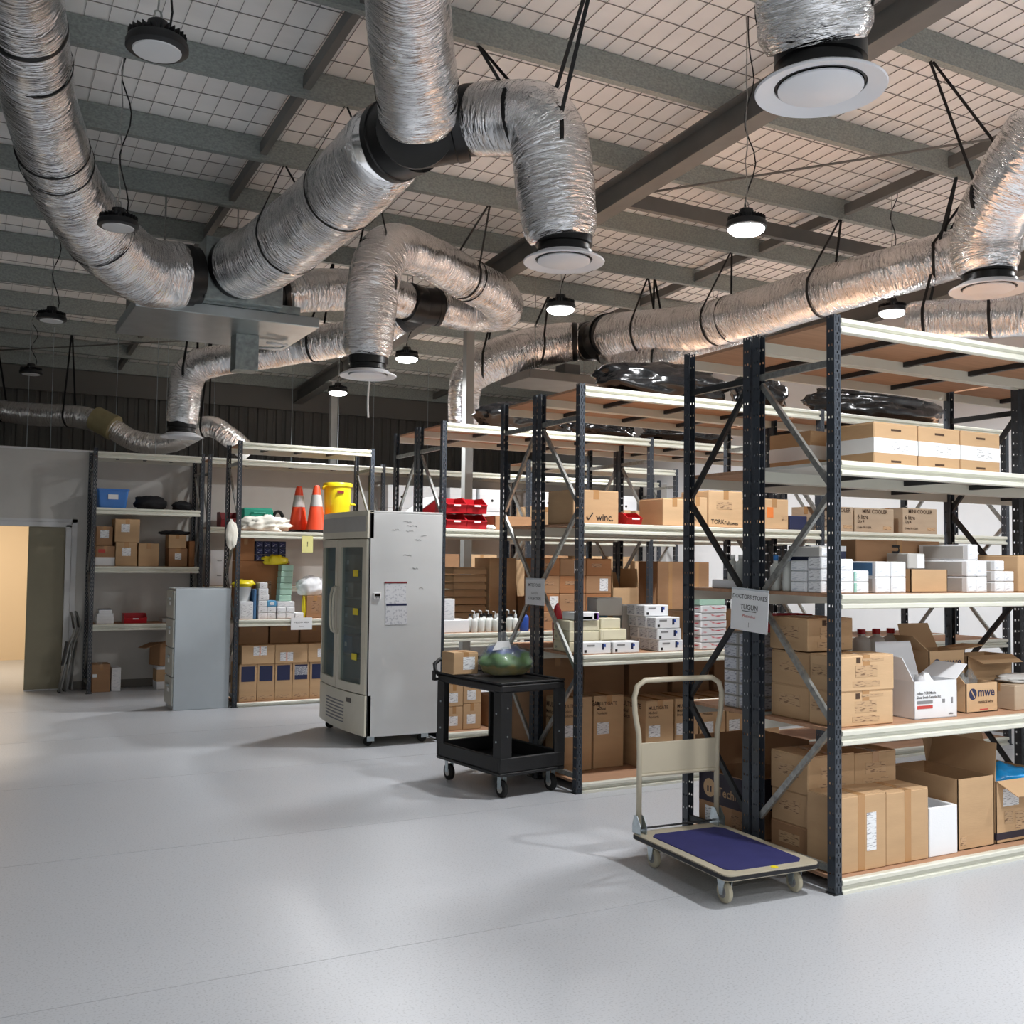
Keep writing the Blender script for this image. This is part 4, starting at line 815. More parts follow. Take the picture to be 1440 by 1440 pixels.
def bottle(label, x, y, z, r, h, m, cap, group=None, pump=False):
    t = thing('bottle', label, 'bottle', (x, y, z), 0, group)
    link('body', shared(('bot', r, h, m), lambda: MB().lathe([(0, 0), (r * .92, 0), (r, .006), (r, h * .62), (r * .9, h * .7), (r * .42, h * .78), (r * .4, h * .86), (0, h * .86)], 20).mesh('body', [m], 40)), t)
    link('cap', shared(('cap', r, h, cap), lambda: MB().lathe([(0, h * .85), (r * .46, h * .85), (r * .46, h), (0, h)], 16).mesh('cap', [cap], 40)), t)
    if pump: MB().tube([(0, 0, h), (0, 0, h + .03), (-.03, 0, h + .035)], .005, 6).build('pump', 'white_plastic', t)
    return t
bottle('clear bottle with blue cap, left of the pair near the post', 4.09, 4.44, Z, .032, .2, 'bottle_clear', 'cap_blue'); bottle('clear bottle with blue cap, right of the pair near the post', 4.09, 4.34, Z, .032, .2, 'bottle_clear', 'cap_blue')
# --- nearest rack, fourth shelf
Z = 2.235
for r_, (y, row) in enumerate(((4.13, 'front'), (4.62, 'rear'))):
    for k, x in enumerate((4.535, 4.9, 5.265)):
        t = carton('kraft archive carton with white paper band, %s of the %s three' % (('left', 'middle', 'right')[k], row), x, y, Z, .355, .36, .265, m='kraft', tape=None, bands=((.09, .175, 'paper'),))
        for z in (.045, .225): MB().box(-.04, -.1815, z - .006, .04, -.1795, z + .006).build('hand_slot', 'ink_brown', t)
        plate(t, 'sticker', 'f', .6, .5, .14, .05, 'label_print', .355, .3616, .265)
# --- rear row of the nearest rack
Z = 1.536
for k in range(6): bottle('plain bottle on the rear middle shelf of the nearest rack, %s one' % ORD[k], 4.1 + .075 * (k % 2), 4.68 + .07 * (k // 2), Z + .052, .03, .15, 'bottle_white' if k % 2 else 'bottle_clear', 'white_plastic', 'bottles on the rear middle shelf')
sb('long flat white box beneath the rear middle shelf bottles', 4.07, 4.62, Z, .3, .36, .05)
Z = .832
for i in range(2):
    for j in range(6): sb('small printed vial box, %s column, %s up, in the tall block behind the sign' % (('near', 'far')[i], ORD[j]), 4.08, 4.62 + i * .13, Z + j * .075, .16, .125, .073, m='card_grey', front='box_print_dark', side='box_print_dark', group='vial boxes behind the end sign', name='vial_box')
carton('printed carton on the rear second shelf beside the vial boxes', 4.4, 4.7, Z, .4, .3, .4, m='kraft'); bin_('bright red tray bin on the rear carton of the nearest rack', 4.43, 4.74, Z + .403, .3, .2, .14); open_carton('open carton with bubble wrap on the rear second shelf', 4.9, 4.72, Z, .45, .35, .25, flaps=(('l', .15, 1), ('r', .12, .3)))
for k in range(3): bottle('white jug with red cap on the rear second shelf, %s one' % ORD[k], 5.0 + k * .13, 4.66, Z + .252, .055, .2, 'bottle_white', 'red', 'jugs on the rear second shelf')
Z = .072
oc = open_carton('open dark carton with cream round emblem behind the trolley handle', 4.06, 4.64, Z, .45, .44, .36, m='kraft_dark', flaps=(('r', .2, 1.3), ('b', .2, 1.2)), bands=((.17, .355, 'plum'),), st=[('l', .28, .25, .13, .11, 'label_print'), ('l', .8, .25, .1, .1, 'kraft_print_dark')], tx=[('l', .4, .68, 'Techni-Brom', .075, 'kraft')])
lg = MB().lathe([(0, 0), (.055, 0), (.055, .0014), (0, .0014)], 28).build('emblem', 'kraft_light', oc, (-.2258, .12, .255), 0, False, (PI / 2, 0, -PI / 2))
MB().box(-.02, -.025, .0014, -.006, .01, .0024).box(.006, -.025, .0014, .02, .01, .0024).build('emblem_bars', 'plum', lg)
t = thing('step_stool', 'small white folding step stool lying on rear floor shelf', 'stool', (4.78, 4.83, Z))
MB().cbox(-.12, -.1, .4, .12, .1, .43, .005).build('tread', 'white_plastic', t)
for sx in (-1, 1):
    for sy in (-1, 1): MB().tube([(.1 * sx, .08 * sy, .4), (.14 * sx, .11 * sy, 0)], .012, 8).build('leg', 'white_plastic', t, smooth=40)
carton('plain carton on the rear floor shelf further along the nearest rack', 5.05, 4.7, Z, .4, .35, .3, m='kraft_dark')
for lv in (.832, 1.536):
    for k in range(6): MB().box(-.06, -.001, -.006, .06, 0, .006).build('shelf_label', 'label_print', RA, (.15 + k * .32, -.0345, lv - .014))
# --- second rack
Z = 1.97
t = carton('large carton with black tick printed on the front, second rack', 4.07, 6.6, Z, .41, .38, .26, m='kraft', tx=[('f', .5, .2, 'winc.', .075, 'ink')]); MB().tube([(.0, 0, .02), (.016, 0, 0), (.055, 0, .05)], .0055, 4).build('tick', 'ink', t, (-.085, -.192, .035))
bin_('small red parts bin beside the ticked carton', 4.52, 6.55, Z, .14, .2, .1)
carton('plain kraft carton turned corner on, second rack upper shelf', 4.8, 6.46, Z, .225, .32, .215, m='kraft_light'); carton('pale carton with small printed square left of the taller one', 5.04, 6.46, Z, .195, .32, .235, m='kraft_light', st=[('f', .5, .3, .07, .07, 'kraft_print')])
carton('tall pale carton with black lettering seen past the end posts', 5.25, 6.46, Z, .35, .36, .295, m='kraft_light', tx=[('f', .06, .15, 'TORK', .05, 'ink'), ('f', .45, .12, 'Fellowes', .04, 'ink')], st=[('f', .45, .6, .16, .06, 'kraft_print')])
carton('carton with orange square label, second rack upper shelf', 5.78, 6.46, Z, .31, .3, .25, m='kraft_light', st=[('f', .35, .55, .07, .085, 'orange'), ('f', .85, .38, .06, .04, 'kraft_print')])
sb('dark navy box beside the orange labelled carton', 6.14, 6.5, Z, .2, .2, .12, m='navy', front='navy', name='navy_box'); bin_('low dark red bin beside the navy box', 6.36 - .26, 6.74, Z, .16, .2, .06, 'dark_red')
for k, x in enumerate((6.5, 6.905, 7.5)):
    carton('worn beige cooler carton with large print, %s of three' % ('left', 'middle', 'right')[k], x, 6.5, Z, (.38, .48, .45)[k], .36, (.215, .215, .235)[k], m='kraft_grey', tape='x', tx=[('f', .5, .86, 'MINI COOLER', .05, 'ink_brown', 'CENTER'), ('f', .05, .62, '6 litre', .055, 'ink_brown'), ('f', .05, .45, 'Qty 4', .035, 'ink_brown'), ('f', .05, .2, 'Code  R11120A', .026, 'ink_brown')], st=[('f', .82, .2, .1, .03, 'kraft_print')])
Z = 1.0
XL_ = lambda v=.5: [('f', .72, v, .025, .045, 'blue')]
def glove(label, x, y, z, w=.24, d=.12, h=.08, **k): return sb(label, x, y, z, w, d, h, name='glove_box', front=None, extra=[('f', .3, .72, .07, .012, 'ink_grey'), ('f', .12, .25, .02, .02, 'ink')] + [('f', .72, .6, .02, .045, 'navy'), ('f', .78, .68, .02, .02, 'blue')], side='box_print_dark', **k)
glove('white glove box with blue mark, front left on the second rack', 4.07, 6.46, Z, .255, .12, .088); glove('white glove box with blue mark, front centre on the second rack', 4.345, 6.46, Z, .24, .12, .085)
for k in range(3): sb('cream wipes box, %s of the stack by the end post' % ('lowest', 'middle', 'topmost')[k], 4.06, 6.62, Z + k * .08, .27, .24, .078, m='card_cream', front='card_cream', name='wipes_box', side='card_cream', extra=[('l', .2, .4, .02, .02, 'ink')])
sb('white and purple dressing box laid on the cream stack front', 4.1, 6.595, Z + .2415, .21, .2, .06, extra=[('f', .86, .5, .04, .05, 'purple'), ('f', .45, .3, .1, .02, 'teal')], name='dressing_box')
for k in range(2): sb('pale yellow box, %s of the pair beside the purple one' % ('lower', 'upper')[k], 4.345 - .02 * k, 6.6, Z + k * .085, .24, .2, .083, m='card_cream', front='card_cream', name='wipes_box')
sb('pale yellow box topmost beside the purple one', 4.34, 6.62, Z + .171, .18, .18, .08, m='card_cream', front=None, name='wipes_box')
for i, dy in enumerate((0, .125, .25)):
    for j in range(3 if i == 0 else 4):
        glove('white glove box with blue mark, %s row up, %s back in the deep stack' % (ORD[j], ORD[i]), 4.76 - .015 * j, 6.45 + dy, Z + j * .088, .23, .12, .086, group='deep stack of glove boxes')
for k in range(6): sb('red and white syringe box, %s up in the stack past the end post' % ORD[k], 5.17 + .005 * (k % 2), 6.46, Z + k * .058, .26, .2, .056, m='card_white', front='red_print', k=.9, name='syringe_box', side='red_print', group='red syringe boxes')
sb('mint green box lying on the red syringe stack', 5.17, 6.47, Z + .349, .26, .16, .05, m='mint', front='mint', name='dressing_box')
sb('box printed with large numbers behind the deep glove stack', 4.68, 6.83, Z, .36, .14, .34, m='card_grey', front=None, name='number_box', tx=[('f', .55, .85, '44560', .06, 'ink')])
for k, (x, w, m, lb) in enumerate(((4.35, .2, 'sky_blue', 'pale blue wrapped pack lying behind the cream boxes'), (4.42, .24, 'card_grey', 'grey banded pack behind the blue wrapped pack'))): sb(lb, x, 6.84 - .04 * k, Z + .26 * k, w, .15, .26 - .12 * k, m=m, front=None, name='wrapped_pack')
blob('purple_pouch', 'small purple pouch standing behind the cream boxes', 'pouch', 4.3, 6.9, Z + .0, .05, .04, .33, 51, 'purple', .2, nu=20, nv=12); blob('red_pouch', 'small bright red pouch near the end frame', 'pouch', 4.13, 6.92, Z, .04, .04, .36, 52, 'red', .2, nu=20, nv=12)
carton('kraft carton filling the end of the middle shelf, second rack', 4.06, 6.87, Z + .0, .03 + .0, .1, .3, m='kraft_dark', tape=None) if 0 else None
Z = .075
MT = lambda: dict(m='kraft', tx=[('f', .08, .89, 'MULTIGATE', .036, 'ink_brown'), ('f', .08, .82, 'Medical', .028, 'ink_brown'), ('f', .08, .76, 'Products', .028, 'ink_brown'), ('l', .06, .9, 'MULTIGATE', .055, 'ink_brown'), ('l', .06, .8, 'Medical', .04, 'ink_brown'), ('l', .06, .72, 'Products', .04, 'ink_brown')], st=[('f', .3, .55, .11, .09, 'label_print')])
for k, (x, y, w, d, h) in enumerate(((4.75, 6.6, .27, .38, .53), (5.04, 6.61, .23, .37, .53), (5.29, 6.61, .26, .37, .52), (5.57, 6.62, .27, .36, .52), (5.86, 6.61, .27, .37, .52))):
    carton('tall carton on the floor shelf, second rack, %s from the cart' % ('third', 'fourth', 'fifth', 'sixth', 'seventh')[k], x, y, Z, w, d, h, **MT())
for k, (x, y, w) in enumerate(((4.07, 6.78, .3), (4.4, 6.8, .28))): carton('tall carton on the floor shelf, second rack, %s beside the cart' % ('nearest', 'second')[k], x, y, Z, w, .2, .56, **MT())
Z = .075
for k in range(5): carton('carton on the rear floor shelf of the second rack, %s from the cart' % ORD[k], 4.08 + k * .45, 7.16, Z, .4, .4, .84, group='rear floor shelf cartons of the second rack', m='kraft_dark')
for k in range(4): carton('low carton on the rear middle shelf of the second rack, %s from the cart' % ORD[k], 4.9 + k * .37, 7.2, 1.0, .34, .36, .26, group='rear middle shelf cartons of the second rack', m='kraft')
# --- third rack
Z = 1.98
for i in range(2):
    for j in range(2): bin_('red parts bin, %s %s of four stacked on the third rack' % (('lower', 'upper')[j], ('left', 'right')[i]), 4.07 + i * .217, 8.9, Z + j * .152, .213, .26, .15)
t = thing('red_crate', 'large red sloping display crate behind the parts bins', 'crate', (4.26, 9.78, Z)); MB().prism([(-.2, 0), (.2, 0), (.2, .3), (.05, .34), (-.2, .16)], 'y', -.2, .2).build('shell', 'red', t); MB().prism([(-.205, .165), (.05, .347), (.05, .352), (-.205, .17)], 'y', -.2, .2).build('paper_top', 'paper', t)
open_carton('low open carton with papers beside the red parts bins', 4.62, 8.95, Z, .5, .38, .14, m='kraft_dark'); blob('paper_heap', 'loose white papers at the front of the red parts bins shelf', 'paper', 4.55, 8.92, Z, .05, .05, .05, 61, 'paper', .4, nu=20, nv=10)
Z = .99
rn = random.Random(5)
sb('standing white paper box at the end of the bottle shelf', 4.07, 8.93, Z + .12, .12, .1, .2, name='paper_box'); sb('low white tissue box under the paper box', 4.065, 8.92, Z, .28, .25, .12, m='foam_white', front=None, name='tissue_box')
for k in range(14): bottle('white pump bottle in the row on the third rack, %s one' % ORD[k], 4.4 + .075 * (k // 2), 8.93 + .09 * (k % 2), Z, .032, .16 + .015 * rn.random(), 'bottle_white' if k not in (6, 10) else 'bottle_clear', 'ink' if k % 3 else 'white_plastic', 'pump bottles on the third rack', pump=k % 2 == 0)
bottle('white bottle with blue label and cap on the third rack', 4.95, 8.93, Z, .045, .21, 'blue', 'white_plastic'); sb('mint green fronted box among the pump bottles', 4.66, 8.9, Z, .2, .028, .1, m='teal', front='mint', name='dressing_box') if 0 else None
for i, (x, w) in enumerate(((5.18, .215), (5.4, .31), (5.715, .31))):
    for j in range(4): carton('carton in the block of twelve on the third rack, row %s, column %s' % (('one', 'two', 'three', 'four')[j], ('one', 'two', 'three')[i]), x, 9.0, Z + j * .181, w, .36, .18, m='kraft_red' if (i + j) % 2 else 'kraft_dark', tape='x', st=[('f', .7, .5, .1, .13, 'label_print')] if (i + j) % 3 == 1 else [('f', .4, .6, .12, .04, 'kraft_print_dark')])
open_carton('open carton with raised flaps past the block of twelve', 6.045, 9.0, Z, .33, .36, .42, flaps=(('l', .2, 1.57), ('r', .2, 1.6), ('b', .16, 1.3)))
for k in range(2): carton('tall plain carton beyond the third rack frame, %s of two' % ('left', 'right')[k], 6.62 + k * .36, 9.0, Z, .34, .36, .7, m='kraft_dark', tape='Y')
Z = .06
for k, (x, z, w, h) in enumerate(((4.12, 0, .18, .225), (4.305, 0, .19, .245), (4.12, .226, .18, .21), (4.305, .246, .19, .2))): carton('carton with white label, %s of four on the third rack floor shelf' % ('lower left', 'lower right', 'upper left', 'upper right')[k], x, 8.95, Z + z, w, .3, h, st=[('f', .45, .4, .09, .09, 'label_print')])
for k in range(3): carton('dark carton further along the third rack floor shelf, %s one' % ORD[k], 4.6 + k * .4, 8.98, Z, .36, .3, .3, m='kraft_dark', group='dark cartons on the third rack floor shelf')
Z = .99
for k in range(8): # flat trays stacked
    t = thing('flat_tray', 'flat kraft tray, %s up in the tall stack before the grey column' % ORD[k], 'tray', (4.68, 9.76, Z + k * .078), 0, 'stacked flat trays'); MB().box(-.19, -.15, 0, .19, .15, .008).box(-.19, -.15, .008, .19, -.142, .05).box(-.19, .142, .008, .19, .15, .05).box(-.19, -.142, .008, -.182, .142, .05).box(.182, -.142, .008, .19, .142, .05).build('body', 'kraft_light', t); MB().box(-.18, -.14, .0085, .18, .14, .07).build('contents', 'kraft', t)
carton('tall kraft carton with dark wedge print, rear of the third rack', 4.9, 9.6, Z, .32, .36, .72, m='kraft_light'); open_carton('open kraft carton at the rear of the third rack', 5.25, 9.62, Z, .5, .36, .3, flaps=(('l', .2, 1.5), ('f', .15, .2)))
# --- far racks
for i in range(9):
    x = 5.3 + i * .48
    if abs(x + .2 - 7.55) < .3: continue
    for j in range(2):
        t = carton('white archive box, %s row, %s along the long wall rack' % (('lower', 'upper')[j], ORD[i]), x, 13.56, 2.07 + j * .33, .42, .4, .325, m='card_white', tape=None, group='archive boxes on the long wall rack', name='archive_box', bands=((.24, .325, 'paper'),)); MB().cyl((0, -.2, .16), (0, -.2025, .16), .02, 12).build('hand_hole', 'ink', t)
for i in range(7): carton('kraft carton low on the long wall rack, %s along' % ORD[i], 5.3 + i * .62, 13.56, 1.31, .5, .4, .45, group='cartons low on the long wall rack', m=('kraft', 'kraft_dark', 'kraft_light')[i % 3]) if abs(5.55 + i * .62 - 7.55) > .3 else None
for i in range(4): carton('kraft carton on the far rack upper shelf, %s along' % ORD[i], 6.65 + i * .56, 11.85, 1.98, .48, .4, .42, group='cartons on the far rack upper shelf', m=('kraft_light', 'kraft')[i % 2])
for i in range(4): carton('tall kraft carton on the far rack middle shelf, %s along' % ORD[i], 6.65 + i * .56, 11.85, .99, .48, .4, .7, group='cartons on the far rack middle shelf', m=('kraft', 'kraft_light')[i % 2])
# black plastic bundles on top of the racks
for k, (x, y, z, rx, ry, h, lb) in enumerate(((4.98, 6.7, 2.986, .58, .22, .34, 'big shiny black plastic bundle on top of the second rack'), (6.0, 6.72, 2.986, .24, .2, .36, 'short black plastic bundle beside the big one'), (7.4, 6.7, 2.986, .8, .22, .36, 'long black plastic bundle seen behind the archive cartons'),
        (4.95, 9.1, 2.986, .46, .2, .32, 'black plastic bundle on top of the third rack by the column'), (5.95, 9.12, 2.986, .4, .2, .2, 'flat black plastic bundle on top of the third rack'), (7.05, 9.12, 2.986, .55, .2, .22, 'far black plastic bundle on top of the third rack'))):
    blob('plastic_bundle', lb, 'bundle', x, y, z, rx, ry, h, 70 + k, 'bag_black', .3, nu=64, nv=30, freq=1.7)
# --- cone rack
Z = 1.98
for k, (x, y) in enumerate(((3.72, 11.83), (3.585, 12.095))):
    t = thing('traffic_cone', 'orange traffic cone with silver collar, the %s one' % ('front', 'rear')[k], 'cone', (x, y, Z), 0, 'traffic cones')
    MB().cbox(-.13, -.13, 0, .13, .13, .035, .008).build('base', 'black_rubber', t); MB().lathe([(.12, .035), (.115, .05), (.042, .52), (.03, .56), (0, .565)], 28).build('cone', 'cone_orange', t, smooth=50)
    MB().lathe([(.0772, .31), (.0762, .31), (.0552, .45), (.0562, .45)], 28).build('reflective_collar', 'card_grey', t, smooth=40)
t = thing('bucket', 'tall yellow plastic bucket with lid rim on the cone rack', 'bucket', (4.02, 11.95, Z)); MB().lathe([(0, 0), (.14, 0), (.145, .01), (.165, .56), (.178, .565), (.178, .6), (.17, .61), (.16, .6), (.155, .58), (.0, .56)], 32).build('shell', 'yellow', t, smooth=40)
MB().tube([(-.17, -.02, .55), (-.2, -.04, .53), (-.2, -.06, .55), (-.17, -.07, .57)], .012, 8).build('handle', 'yellow', t); MB().box(-.06, -.176, .48, .02, -.166, .51).build('red_label', 'dark_red', t); MB().tube([(.15, -.06, .35), (.19, -.09, .35), (.17, -.12, .35), (.12, -.13, .35)], .012, 8).build('side_grip', 'yellow', t)
blob('folded_cloth', 'heap of crumpled white cloth at the front of the cone rack', 'cloth', 3.08, 11.8, Z, .28, .1, .2, 81, 'cloth_white', .45, nu=48, nv=24, freq=2.8); blob('cloth_sleeve', 'white cloth bag hanging over the cone rack post', 'cloth', 2.68, 11.6, Z - .22, .07, .04, .34, 82, 'cloth_white', .2, .3, flat=0)
t = thing('green_case', 'green plastic case behind the white cloth', 'case', (3.08, 12.1, Z)); MB().cbox(-.18, -.08, 0, .18, .08, .28, .02).build('shell', 'green', t); MB().tube([(-.08, -.09, .22), (-.06, -.12, .22), (.06, -.12, .22), (.08, -.09, .22)], .01, 8).build('handle', 'green', t)
t = thing('coiled_hose', 'black coiled hose standing behind the cones', 'hose', (3.35, 12.1, Z)); MB().tube([(.06 * math.cos(a), .0 + .003 * i, .135 + .12 * math.sin(a)) for i, a in enumerate([2 * PI * j / 20 for j in range(41)])], .014, 8).build('coil', 'black_rubber', t, smooth=True)
Z = .98
for i in range(4):
    for j in range(3): sb('navy ampoule box, %s column, %s row up, under the cloth shelf' % (ORD[i], ORD[j]), 3.05 + i * .09, 11.98, Z + .66 + j * .078, .088, .16, .076, m='navy', front='navy_print', k=.6, name='ampoule_box', group='navy ampoule boxes')
sb('brown tray of supplies carrying the navy boxes', 2.83, 11.95, Z, .62, .24, .659, m='kraft_red', front='kraft_print_dark', k=.3, name='carton'); carton('dark brown carton beside the navy boxes', 2.83, 11.96, Z + .66, .2, .22, .26, m='kraft_red')
for i, (x, z, w, m) in enumerate(((3.03, 0, .1, 'card_white'), (3.135, 0, .1, 'card_white'), (3.03, .07, .1, 'card_white'), (3.135, .07, .1, 'card_white'), (3.03, .14, .1, 'card_white'), (3.135, .14, .1, 'sky_blue'), (3.03, .21, .12, 'card_white'), (3.03, .28, .11, 'card_white'), (3.04, .345, .09, 'card_white'))):
    sb('white supply box in the stepped pile on the cone rack, %s from below' % ORD[i], x, 11.72, Z + z, w, .18, .068, front='label_print', k=.5, m=m, name='supply_box', group='stepped pile of supply boxes')
for j in range(6): sb('mint edged box, %s up in the narrow stack on the cone rack' % ORD[j], 3.28 + .004 * j, 11.76, Z + .2 + j * .07, .14, .15, .068, m='mint', front='mint', name='mint_box', group='narrow stack of mint boxes')
for i in range(3):
    for j in range(3 if i == 0 else 2 if i == 1 else 1): sb('plain white box, %s column, %s up, beside the stepped pile' % (ORD[i], ORD[j]), 3.245 + i * .105, 11.71, Z + j * .066, .1, .19, .065, name='supply_box', group='low block of white boxes') if not (i == 0 and j == 2) else sb('white box bridging the low block on the cone rack', 3.25, 11.72, Z + .134, .2, .18, .062, name='supply_box')
sb('printed white picture box at the left of the cone rack', 2.815, 11.7, Z, .15, .15, .2, front='label_print', name='picture_box')
t = thing('tub', 'white tub with yellow packs above the picture box', 'tub', (2.885, 11.83, Z + .2005)); MB().lathe([(0, 0), (.07, 0), (.085, .16), (.09, .165), (0, .16)], 24).build('shell', 'white_plastic', t, smooth=40); link('yellow_packs', blob_mesh(.12, .08, .1, 83, 'yellow', .4, 24, 14), t, (0, 0, .155))
sb('upright blue folder leaning beside the supply pile', 2.975, 11.72, Z, .03, .2, .34, m='steel_blue', front=None, name='folder', side='steel_blue')
carton('small kraft carton at the right end of the cone rack', 3.6, 11.74, Z, .21, .2, .26, m='kraft_dark', st=[('f', .5, .5, .1, .14, 'kraft_print_dark')]); blob('supply_bag', 'white supply bag lying on the small kraft carton', 'bag', 3.68, 11.86, Z + .262, .16, .1, .24, 84, 'foam_white', .3); blob('yellow_pouch', 'yellow pouch beside the small kraft carton', 'pouch', 3.577, 11.78, Z, .015, .05, .26, 85, 'yellow', .3, nu=20, nv=12)
blob('yellow_wrap', 'crumpled yellow wrap on top of the brown tray', 'wrap', 3.24, 11.84, Z + .62, .14, .05, .12, 86, 'yellow', .5, nu=24, nv=12)
Z = .05
for k in range(5): carton('tall carton with navy front panel, %s from the left' % ('first', 'second', 'third', 'fourth', 'fifth')[k], 2.83 + k * .205, 11.72, Z, .2, .4, .42, m='kraft', st=[('f', .5, .74, .15, .17, 'navy')] + ([('f', .5, .78, .15, .1, 'label_print')] if k == 3 else []) + [('f', .5, .1, .16, .035, 'kraft_print')], tape='x', group='cartons with navy panels')
for k in range(3): carton('wide carton with red striped label, %s of the upper row' % ('left', 'middle', 'right')[k], 2.85 + k * .385, 11.71, Z + .421, .38, .4, .21, m='kraft', st=[('f', (.55, .35, .5)[k], (.7, .35, .5)[k], .15, .1, 'label_print'), ('f', (.55, .35, .5)[k], (.7, .35, .5)[k], .02, .102, 'orange')], tape='x')
for k in range(3): carton('dark carton behind, resting on the %s wide carton' % ('left', 'middle', 'right')[k], 2.86 + k * .36, 11.9, Z + .632, .34, .22, .2, m='kraft_dark', group='dark cartons behind the wide ones')
# --- rack by the doorway
Z = 2.27
t = thing('storage_tub', 'blue plastic storage tub on the rack by the doorway', 'tub', (1.67, 13.72, Z))
b = MB(); p0, p1 = rounded(.16, .12, .03), rounded(.185, .14, .03); n = len(p0)
b.add([(x, y, 0) for x, y in p0] + [(x, y, .23) for x, y in p1] + [(x * .97, y * .97, .23) for x, y in p1] + [(x * .97, y * .97, .008) for x, y in p0], [(k * n + i, k * n + (i + 1) % n, (k + 1) * n + (i + 1) % n, (k + 1) * n + i) for k in range(3) for i in range(n)] + [tuple(range(n))[::-1], tuple(range(3 * n, 4 * n))]); b.build('shell', 'tub_blue', t)
b = MB(); q = rounded(.195, .15, .03); b.prism(q, 'z', .22, .24); b.build('rim', 'tub_blue', t); MB().box(-.06, -.1445, .11, .06, -.139, .17).build('label', 'paper', t)
blob('black_garment', 'folded black garment on the rack by the doorway', 'garment', 2.13, 13.68, Z, .2, .12, .18, 91, 'cloth_black', .2, nu=40, nv=20); blob('dark_bag', 'flat dark bag drooping at the right of the garment', 'bag', 2.52, 13.66, Z, .13, .12, .13, 92, 'cloth_black', .2)
Z = 1.55
LB_ = lambda u, v, s=.1: [('f', u, v, s, s, 'label_print')]
carton('lower left carton with white base by the doorway rack post', 1.49, 13.58, Z, .22, .3, .25, m='kraft_dark', bands=((0.005, .11, 'paper'),), st=[('f', .3, .75, .08, .04, 'ink_red')]); carton('small upper left carton with label by the doorway rack post', 1.49, 13.6, Z + .2505, .19, .28, .24, m='kraft_dark', st=LB_(.5, .6))
carton('upper labelled carton on the doorway rack', 1.7, 13.55, Z + .3005, .29, .32, .29, st=LB_(.42, .6)); carton('lower labelled carton on the doorway rack', 1.715, 13.55, Z, .25, .32, .3, st=LB_(.5, .6)); carton('plain carton right of the labelled pair, doorway rack', 1.985, 13.56, Z, .245, .3, .29)
carton('dark taped carton at the right of the doorway rack', 2.36, 13.62, Z, .23, .26, .235, m='kraft_dark', st=LB_(.5, .55, .08)); carton('small kraft carton stacked on the dark taped one', 2.35, 13.6, Z + .2355, .22, .24, .17, m='kraft'); blob('black_cover', 'black cover draped over the small stacked carton', 'cover', 2.44, 13.72, Z + .406, .2, .11, .06, 93, 'cloth_black', .3)
carton('narrow reddish carton standing at the doorway rack end', 2.61, 13.62, Z, .07, .25, .33, m='kraft_red', tape=None)
Z = .84
for k, (w, h, m) in enumerate(((.2, .045, 'paper'), (.2, .04, 'card_white'), (.19, .04, 'paper'), (.15, .05, 'navy'))):
    z = Z + (0, .0455, .086, .1265)[k]; t = thing('book', 'white book in the short pile, %s' % ('bottom one', 'second one', 'third one', 'dark-topped one')[k], 'book', (1.62, 13.68, z)); MB().cbox(-w / 2, -.1, 0, w / 2, .1, h, .003).build('pages', 'paper', t); MB().box(-w / 2 - .003, -.103, h - .004, w / 2 + .003, .103, h).box(-w / 2 - .003, .1, 0, w / 2 + .003, .103, h - .004).build('cover', m, t)
bin_('flat red bin on the doorway rack lower shelf', 1.84, 13.58, Z, .27, .2, .12); sb('low grey tray beside the flat red bin', 2.3, 13.6, Z, .35, .25, .05, m='card_grey', name='tray', front=None)
carton('brown carton standing on the floor under the doorway rack', 1.49, 13.6, 0, .21, .28, .34, m='kraft_dark', st=[('f', .15, .6, .05, .04, 'paper')]); sb('narrow white box on the floor beside the brown carton', 1.72, 13.64, 0, .11, .24, .29, name='document_box', front='box_print')
open_carton('torn open carton slumped against the filing cabinet', 2.22, 13.6, .3005, .3, .25, .28, rz=.35, m='kraft_dark', flaps=(('l', .18, -.3), ('f', .12, .4), ('r', .15, 1))); carton('white and kraft carton under the torn one', 2.25, 13.6, 0, .28, .28, .3, m='card_white', bands=((.1, .25, 'kraft'),))
t = sb('white box with two drawer pulls on the long wall rack', 2.87, 13.58, 1.31, .24, .3, .46, m='card_white', front=None, name='drawer_box'); 
for v in (.3, .72): MB().tube([(-.03, -.152, v * .46), (-.02, -.165, v * .46 - .012), (.02, -.165, v * .46 - .012), (.03, -.152, v * .46)], .004, 6).build('pull', 'ink_grey', t)
bin_('dark red bin on the long wall rack behind the cone rack', 3.0, 13.6, 2.07, .22, .25, .2, 'dark_red')
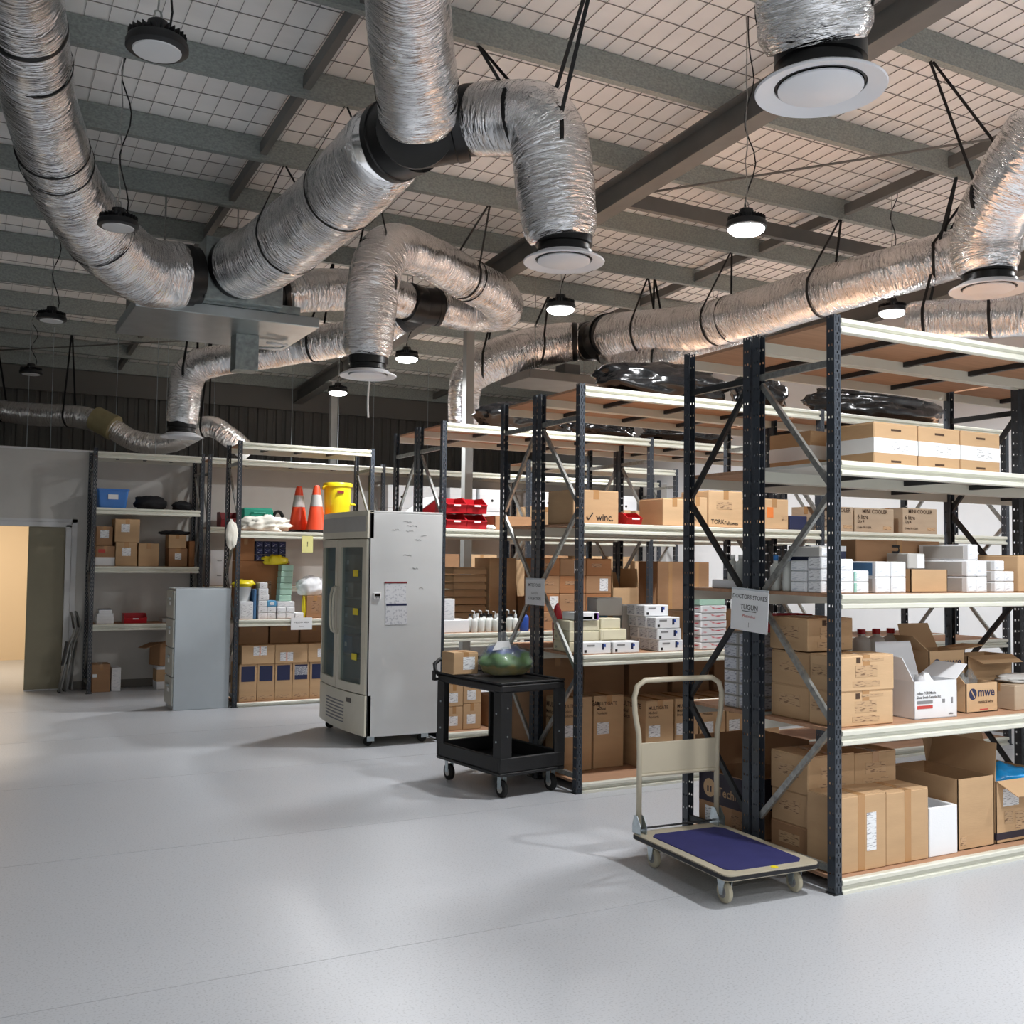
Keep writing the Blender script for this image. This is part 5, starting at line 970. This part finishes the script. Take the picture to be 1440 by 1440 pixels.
# --- signs hung on the racks
def sign(label, x, y, z, w, h, rows, tilt=0, face='l', m='paper'):
    t = thing('rack_sign', label, 'sign', (x, y, z)); t.rotation_euler = (tilt, 0, 0) if face == 'l' else (0, tilt, 0)
    if face == 'l': MB().box(-.004, -w / 2, 0, 0, w / 2, h).build('sheet', 'paper', t); MB().box(-.006, -w / 2, h - .012, .001, w / 2, h).build('tape', 'clear_film', t)
    else: MB().box(-w / 2, -.003, 0, w / 2, 0, h).build('sheet', m, t)
    for s, v, size, mm in rows:
        p, r = ((-.0052, 0, v * h), (PI / 2, 0, -PI / 2)) if face == 'l' else ((0, -.0042, v * h), (PI / 2, 0, 0)); text(s, size, mm, t, p, r, bold=.003)
    return t
s1 = sign('white paper sign taped across the end posts of the nearest rack', 3.985, 4.545, 1.3, .31, .245, [('DOCTORS STORES', .79, .034, 'ink'), ('TUGUN', .55, .042, 'ink'), ('Please shut', .35, .024, 'ink_red'), ('|', .16, .03, 'ink')], math.radians(3)); MB().box(-.0056, -.06, .112, -.0045, .06, .115).build('underline', 'ink', s1)
sign('white paper sign taped across the end posts of the second rack', 3.985, 7.02, 1.34, .3, .21, [('MITS STORES', .74, .034, 'ink'), ('GOODS', .44, .028, 'ink_grey'), ('COLLECTION', .24, .032, 'ink')])
sign('yellow note hanging from the upper beam of the cone rack', 3.56, 11.63, 1.745, .13, .19, [('!', .5, .08, 'ink')], 0, 'f', 'paper_yellow')
sign('white paper sign on the middle beam of the cone rack', 3.51, 11.63, .855, .25, .14, [('YELLOW AREA', .6, .026, 'ink'), ('Stores', .27, .022, 'ink_grey')], 0, 'f')

rc = MB().tube([(3.85 + .02 * math.sin(i * .5), 10.5 - .03 * i / 12, zr(10.5, .43) - 2.0 * i / 24) for i in range(25)], .012, 8).build('dangling_cord', 'white_plastic', None, (0, 0, 0), smooth=True)
tag(rc, 'pale dangling cord hanging down behind the fridge', 'cord')

hu = thing('air_unit', 'flat grey ceiling unit hanging below the right duct fork', 'ac unit', (6.75, 11.35, 3.93))
MB().cbox(-.64, -.39, 0, .64, .39, .11, .006).build('casing', 'rafter_paint', hu); MB().cbox(.03, -.12, .112, .26, .12, .29, .004).build('neck', 'clad_dark', hu)
for dx, dy in ((-.55, -.36), (.62, -.36), (-.55, .36), (.62, .36)): MB().cyl((dx, dy, .1), (dx, dy, zr(11.35 + dy, .43) - 3.93), .006, 6).build('hanging_rod', 'brace_grey', hu)
